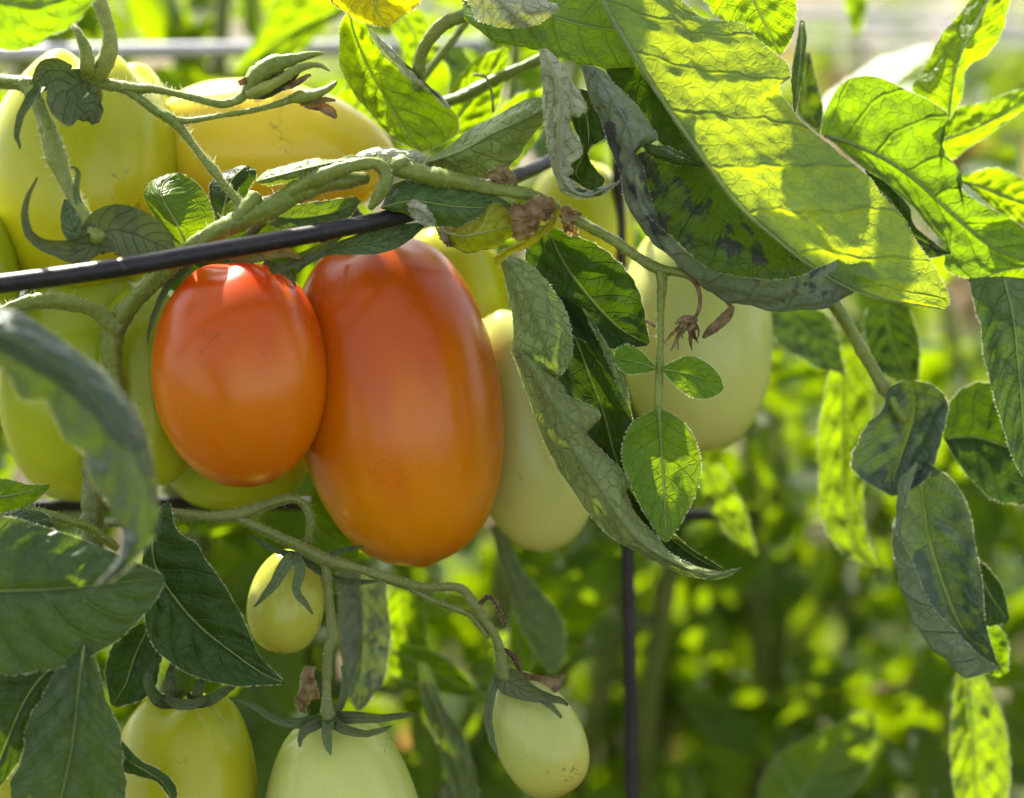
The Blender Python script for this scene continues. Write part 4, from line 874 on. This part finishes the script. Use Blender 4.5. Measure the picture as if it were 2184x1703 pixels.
L([[(2034, 380), (2073, 370), (2119, 359), (2156, 369), (2250, 420)], [(2034, 382, 8), (2090, 400, 10), (2150, 425, 8), (2250, 460)], [(2036, 384), (2073, 405), (2116, 442), (2160, 470), (2250, 500)]], 'bright', z=220, under=True, nu=34, nv=20, quilt=4, rib=3.5, label="small veined leaf at the right edge")
L([[(2050, 590), (2100, 575), (2160, 570), (2260, 600)], [(2055, 592, 6), (2120, 615, 10), (2180, 640, 8), (2260, 680)], [(2060, 596), (2110, 640), (2170, 690), (2260, 720)]], 'bright', z=160, under=True, nu=30, nv=18)
L([[(2066, 594), (2079, 655), (2093, 701), (2097, 755), (2119, 835), (2139, 911), (2156, 968), (2184, 1022)], [(2140, 590, -25), (2160, 680, -30), (2170, 780, -30), (2180, 880, -25), (2190, 1025)], [(2230, 600), (2260, 700), (2270, 820), (2250, 930), (2195, 1026)]], 'dark', z=90, under=True, nu=50, nv=26, quilt=3.5, n=9, label="long grey-green leaf hanging at the right edge")
L([[(1930, 810), (1895, 832), (1882, 879), (1841, 920), (1815, 977), (1836, 1020), (1900, 1058)], [(1940, 812, 30), (1950, 880, 50), (1930, 950, 50), (1910, 1010, 30), (1905, 1058)], [(1945, 810), (1991, 822), (2021, 856), (2015, 902), (2002, 960), (1965, 1030), (1910, 1058)]], 'teal', z=130, nu=40, nv=26, quilt=3, n=5, wave=5, label="rounded blue-green leaf at the lower right")
L([[(1958, 985, -10), (1938, 1047, -35), (1922, 1145, -40), (1943, 1202, -45), (1987, 1289, -50), (2033, 1341, -45), (2090, 1399, -30), (2132, 1424)],
   [(1955, 985), (1916, 1029), (1907, 1145), (1911, 1220), (1951, 1335), (1997, 1393), (2043, 1439), (2078, 1446), (2132, 1426)],
   [(1962, 985, 20), (1970, 1060, 50), (1985, 1150, 60), (2020, 1260, 60), (2060, 1350, 50), (2132, 1426, 5)],
   [(1975, 985), (2032, 1029), (2066, 1087), (2079, 1162), (2096, 1249), (2103, 1329), (2122, 1400), (2134, 1424)]],
  'teal', z=120, nu=60, nv=34, quilt=3.5, n=8, wave=4, serr=0.0, mid=2, label="long cupped blue-grey leaf hanging at the lower right")
L([[(2010, 930), (2025, 860), (2072, 822), (2130, 822), (2260, 880)], [(2012, 935, 15), (2080, 930, 25), (2150, 950, 20), (2260, 980)], [(2015, 940), (2040, 985), (2078, 1029), (2113, 1064), (2180, 1076), (2260, 1070)]], 'dark', z=190, nu=36, nv=24, quilt=4, n=6, rib=4, label="broad dark green leaf at the right edge")
L([[(2085, 1190), (2110, 1215), (2137, 1254), (2153, 1318)], [(2085, 1210, 8), (2110, 1265, 10), (2150, 1325)], [(2085, 1240), (2095, 1330), (2145, 1330)]], 'dark', z=170, nu=20, nv=14)
L([[(2095, 1330), (2125, 1335), (2150, 1370), (2150, 1435)], [(2095, 1350, 6), (2118, 1385, 8), (2140, 1440)], [(2095, 1370), (2100, 1430), (2130, 1445)]], 'green', z=200, nu=20, nv=14)
L([[(1706, 44), (1697, 100), (1688, 165), (1692, 240)], [(1712, 44, -8), (1708, 110, -10), (1702, 180, -8), (1694, 242)], [(1716, 48), (1720, 90), (1712, 160), (1704, 205), (1696, 242)]], 'pale', z=60, nu=24, nv=10, quilt=0.6, wave=2)
L([[(1715, 110), (1698, 170), (1702, 240), (1745, 285)], [(1722, 112, 8), (1718, 180, 10), (1728, 240, 8), (1748, 285)], [(1728, 114), (1740, 170), (1756, 230), (1752, 285)]], 'blue', z=300, nu=24, nv=14)
L([[(1540, -80), (1500, -10), (1560, 60), (1662, 118)], [(1600, -90, 10), (1610, 0, 20), (1640, 70, 10), (1664, 118)], [(1690, -80), (1698, 0), (1697, 42), (1688, 83), (1666, 118)]], 'bright', z=40, under=True, nu=34, nv=20, quilt=3, label="bright yellow-green leaf tip above the big leaf")
L([[(1845, 362), (1895, 395), (1937, 440), (1950, 480), (2000, 526), (2028, 538)], [(1848, 385, 10), (1900, 430, 14), (1945, 500, 10), (2028, 540)], [(1850, 410), (1890, 470), (1945, 550), (2028, 542)]], 'dark', z=70, nu=30, nv=16)
# top left corner leaf, out of focus
L([[(-140, -60), (-100, 60), (0, 106), (67, 102), (102, 80), (160, 50), (218, -20)], [(-100, -90, -20), (-30, -10, -30), (60, 20, -30), (140, 0, -20), (222, -40)], [(0, -160), (80, -120), (160, -100), (226, -50)]], 'green', z=-330, under=True, nu=36, nv=24, quilt=5, n=5, label="blurred bright leaf in the top left corner")
# middle distance leaves, slightly soft
MD = [
 ('back', 900, [[(1616, 1740), (1623, 1669), (1669, 1603), (1739, 1566), (1789, 1543), (1846, 1512)], [(1690, 1740, 20), (1740, 1660, 30), (1790, 1590, 20), (1850, 1514)], [(1760, 1740), (1836, 1669), (1867, 1583), (1864, 1536), (1852, 1514)]], "bright leaf pointing up at the bottom right"),
 ('blue', 560, [[(1045, 1120), (1061, 1186), (1095, 1286), (1128, 1370), (1178, 1440)], [(1060, 1120, -10), (1085, 1200, -15), (1130, 1310, -15), (1180, 1440)], [(1070, 1120), (1095, 1186), (1145, 1253), (1195, 1319), (1206, 1386), (1184, 1440)]], "soft grey-green leaf below the orange tomato"),
 ('blue', 480, [[(890, 1410), (905, 1500), (930, 1570), (961, 1670), (1000, 1760)], [(900, 1412, -8), (930, 1500, -12), (965, 1600, -10), (1010, 1760)], [(910, 1414), (945, 1503), (988, 1569), (1010, 1640), (1030, 1760)]], "soft teal leaf beside the young tomato"),
 ('back', 460, [[(1776, 770), (1752, 868), (1748, 968), (1749, 1087), (1789, 1174), (1872, 1213)], [(1800, 770, 20), (1800, 900, 25), (1800, 1040, 20), (1825, 1150, 10), (1874, 1213)], [(1850, 780), (1864, 856), (1842, 1029), (1845, 1130), (1876, 1213)]], "long olive leaf hanging under the big leaf"),
 ('dark', 440, [[(1636, 640), (1650, 720), (1720, 770), (1800, 800)], [(1660, 640, 10), (1720, 700, 15), (1802, 802)], [(1690, 640), (1770, 680), (1805, 800)]], "dark leaf beside the right pale tomato"),
 ('dark', 460, [[(1850, 650), (1845, 720), (1870, 790), (1950, 830)], [(1890, 650, 10), (1905, 730, 12), (1952, 832)], [(1940, 655), (1962, 740), (1956, 830)]], "dark leaf under the tip of the big leaf"),
 ('back', 460, [[(2040, 1430), (2028, 1536), (2030, 1640), (2050, 1780)], [(2065, 1430, -15), (2075, 1560, -20), (2090, 1780)], [(2095, 1430), (2145, 1553), (2152, 1690), (2120, 1780)]], "narrow leaf hanging in the bottom right corner"),
 ('back', 700, [[(1480, 985), (1500, 1060), (1545, 1130), (1610, 1185)], [(1500, 985, 10), (1535, 1070, 12), (1612, 1185)], [(1530, 985), (1585, 1080), (1615, 1183)]], "soft leaf behind the tip of the young leaf"),
 ('bright', 700, [[(1090, 1300), (1085, 1360), (1095, 1420), (1120, 1470)], [(1110, 1300, 5), (1110, 1390, 8), (1122, 1470)], [(1130, 1300), (1142, 1370), (1126, 1470)]], "bright backlit scrap beside the young tomato stalk"),
 ('bright', 600, [[(820, 1400), (840, 1440), (920, 1470), (1040, 1500)], [(830, 1380, 5), (920, 1430, 8), (1042, 1500)], [(860, 1370), (960, 1410), (1045, 1498)]], "bright leaf low behind the young tomato"),
 ('bright', 650, [[(830, 1260), (825, 1330), (850, 1400), (900, 1440)], [(860, 1260, 5), (865, 1340, 8), (902, 1440)], [(900, 1280), (910, 1350), (905, 1440)]], "bright leaf below the lower truss"),
 ('bright', 260, [[(930, 260), (960, 200), (1010, 130), (1080, 100)], [(950, 290, 5), (1010, 210, 8), (1082, 102)], [(980, 320), (1060, 230), (1085, 105)]], "bright leaf behind the second vine"),
 ('bright', 340, [[(1000, 330), (1040, 260), (1110, 200), (1190, 190)], [(1030, 350, 5), (1090, 270, 8), (1192, 194)], [(1080, 380), (1150, 290), (1194, 200)]], "bright leaf above the black wire"),
 ('bright', 520, [[(700, 330), (690, 260), (740, 180), (800, 160)], [(740, 340, 5), (750, 260, 8), (802, 164)], [(800, 350), (820, 260), (805, 168)]], "bright leaf behind the golden tomato"),
 ('bright', 420, [[(800, 20), (850, 90), (870, 170), (860, 240)], [(850, 20, 5), (890, 100, 8), (862, 240)], [(900, 20), (930, 110), (866, 240)]], "bright leaf behind the upper stalk"),
 ('dark', 380, [[(920, 100), (960, 160), (940, 250), (900, 300)], [(950, 100, 5), (990, 170, 8), (905, 300)], [(985, 100), (1020, 190), (910, 300)]], "dark leaf behind the upper stalk"),
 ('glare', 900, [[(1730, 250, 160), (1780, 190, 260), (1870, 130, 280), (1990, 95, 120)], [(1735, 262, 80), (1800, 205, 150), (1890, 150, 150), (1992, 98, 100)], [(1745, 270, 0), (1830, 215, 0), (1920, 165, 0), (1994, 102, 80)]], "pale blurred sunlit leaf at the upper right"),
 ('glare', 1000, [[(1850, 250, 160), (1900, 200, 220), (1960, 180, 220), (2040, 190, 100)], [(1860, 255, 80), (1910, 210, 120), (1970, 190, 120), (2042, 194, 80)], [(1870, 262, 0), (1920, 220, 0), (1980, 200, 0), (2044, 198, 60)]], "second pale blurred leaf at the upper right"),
 ('bright', 1100, [[(1790, -60), (1800, 0), (1810, 40), (1825, 80)], [(1820, -60, 5), (1825, 0, 8), (1828, 80)], [(1850, -60), (1850, 10), (1832, 80)]], "blurred bright leaf tip hanging at the top right"),
 ('bright', 900, [[(900, -60), (620, -20), (560, 60), (500, 150)], [(800, 0, 5), (640, 60, 8), (505, 155)], [(720, 20), (640, 110), (510, 160)]], "blurred bright leaf behind the flower buds"),
]
for mt, z, rails, lab in MD:
    L(rails, mt, z=z, under=random.random() < 0.4, nu=26, nv=16, quilt=3, n=6, rib=2.5, label=lab)

# ------------------------------------------------------------------ plants behind
def leaf_proto(i):
    """a free leaflet 1 unit long along -Z, curled; returns mesh"""
    r = np.random.default_rng(100 + i)
    nu, nv = 34, 12
    u = np.linspace(0, 1, nu)[:, None]; v = np.linspace(-1, 1, nv)[None, :]
    saw = np.mod(u * r.uniform(3.5, 5.5) + r.uniform(0, 1), 1.0); saw = np.where(saw < 0.7, saw / 0.7, (1 - saw) / 0.3)
    w = 0.30 * np.sin(np.pi * u ** 0.75) ** 0.8 * (0.86 + 0.3 * saw * (0.3 + u)) * r.uniform(0.75, 1.15)
    curl = r.uniform(-1.4, 1.8); droop = r.uniform(0.1, 0.9); tw = r.uniform(-0.8, 0.8)
    ang = v * curl
    x = w * np.sin(ang) / max(abs(curl), 0.1) * np.sign(curl) if abs(curl) > 0.15 else w * v
    y = w * (1 - np.cos(ang)) / max(abs(curl), 0.1)
    y = y + 0.03 * np.sin(9 * u + 3 * v + r.uniform(0, 6)) + 0.012 * np.abs(np.sin(np.pi * (u * 7 - 1.5 * np.abs(v))))
    a = tw * u; X = x * np.cos(a) - y * np.sin(a); Y = x * np.sin(a) + y * np.cos(a)
    th = droop * u
    Z = -u * np.cos(th * 0.5); Y = Y + droop * 0.35 * u ** 2
    V = np.stack([X + 0 * u, Y + 0 * v, Z + 0 * v], 2).reshape(-1, 3)
    uvs = np.stack([np.repeat(u, nv, 1), np.repeat((v + 1) / 2, nu, 0)], 2).reshape(-1, 2)
    me = bpy.data.meshes.new("leaf"); me.from_pydata([tuple(q) for q in V], [], grid_faces(nu, nv))
    lay = me.uv_layers.new(name="UVMap"); li = np.zeros(len(me.loops), dtype=np.int32); me.loops.foreach_get("vertex_index", li)
    lay.data.foreach_set("uv", uvs[li].ravel())
    me.polygons.foreach_set("use_smooth", [True] * len(me.polygons))
    return me
PROTO = []
for i in range(10):
    me = leaf_proto(i); me.materials.append(M['back'] if i % 3 else M['bright']); PROTO.append(me)
DEADP = leaf_proto(77); DEADP.materials.append(M['dead'])

def bg_plant(label, x0, x1, y0, y1, z0, z1, count, size=(330, 620), seed=0, stems=4, dead=0.012):
    rr = random.Random(seed)
    zc = (z0 + z1) / 2
    base = (*P((x0 + x1) / 2, CY, zc)[:2], 0.0)
    e = empty("tomato_plant", base, label=label, cat="tomato plant", group="tomato plants in the rows behind")
    for s in range(stems):
        xx = rr.uniform(x0, x1); zz = rr.uniform(z0, z1)
        top = P(xx + rr.uniform(-150, 150), y0, zz); low = P(xx, CY, zz); low[2] = 0.0
        pts = [low, low * 0.6 + top * 0.4 + np.array([rr.uniform(-.03, .03), 0, 0]), low * 0.3 + top * 0.7 + np.array([rr.uniform(-.03, .03), 0, 0]), top]
        C = catmull(pts, 14)
        raw_tube("stem", C, np.linspace(0.006, 0.003, 14), M['stemd'], e, 8)
    for q in range(count):
        x = rr.uniform(x0, x1); y = rr.uniform(y0, y1); z = rr.uniform(z0, z1)
        p = P(x, y, z)
        if p[2] < 0.03: continue
        me = DEADP if rr.random() < dead else rr.choice(PROTO)
        o = bpy.data.objects.new("leaf", me)
        o.location = Vector(p)
        sz = rr.uniform(*size) * PX
        o.scale = (sz, sz, sz)
        o.rotation_euler = (rr.uniform(-0.9, 0.9) if rr.random() < 0.65 else rr.uniform(0.9, 1.7), rr.uniform(-0.9, 0.9), rr.uniform(0, 6.28))
        add(o, e)
    return e

# unseen leaves added above the frame to cast shade on the near plant
def shade_canopy(x0, x1, y0, y1, z0, z1, count, size, seed):
    rr = random.Random(seed)
    for q in range(count):
        o = bpy.data.objects.new("leaf", rr.choice(PROTO))
        o.location = Vector(P(rr.uniform(x0, x1), rr.uniform(y0, y1), rr.uniform(z0, z1)))
        sz = rr.uniform(*size) * PX
        o.scale = (sz, sz, sz)
        o.rotation_euler = (rr.uniform(0.5, 1.5), rr.uniform(-0.6, 0.6), rr.uniform(0, 6.28))
        add(o, PL)
shade_canopy(500, 1500, -1000, -450, 250, 900, 26, (260, 440), 23)
shade_canopy(1150, 1850, -420, -240, 120, 380, 7, (90, 170), 22)  # small leaves added to throw shadow patches on the big leaf
# the row right behind, left and middle of the frame
bg_plant("tomato plant filling the shade behind the ripe fruit", 250, 1500, 450, 1900, 900, 2000, 175, size=(170, 360), seed=1)
bg_plant("tomato plant behind the left green fruit", -300, 700, 300, 1900, 800, 1700, 90, size=(220, 460), seed=2)
bg_plant("dense tomato plant in the lower right background", 1350, 2500, 720, 1950, 1300, 2600, 290, size=(150, 360), seed=3)
bg_plant("taller tomato plant behind the top of the vine", -250, 1300, -160, 420, 1200, 2600, 120, size=(220, 420), seed=4, dead=0.0)
bg_plant("tomato plant beyond the lower right thicket", 1000, 2900, 620, 1900, 2600, 3900, 290, size=(180, 400), seed=5)
bg_plant("leafy tomato row closing the lower right background", 900, 3300, 640, 1500, 4200, 6800, 290, size=(380, 680), seed=16, dead=0.03)
bg_plant("tomato plant low behind the bottom fruit", 200, 1700, 1000, 2000, 2100, 3400, 180, size=(220, 430), seed=17)
bg_plant("sunlit tomato plant at the far right edge", 2050, 2900, 150, 900, 900, 2200, 26, seed=6)
bg_plant("tomato plant in the next row, blurred beyond the wire", -600, 1500, 100, 1700, 2400, 4000, 150, size=(220, 460), seed=7)
bg_plant("far tomato plant in the sunlit upper right", 1500, 3200, 80, 700, 3800, 6500, 110, size=(400, 700), seed=8, dead=0.15)
bg_plant("far tomato plant row at the back of the garden", -900, 3400, -400, 330, 8500, 14000, 200, size=(500, 900), seed=9, dead=0.1)
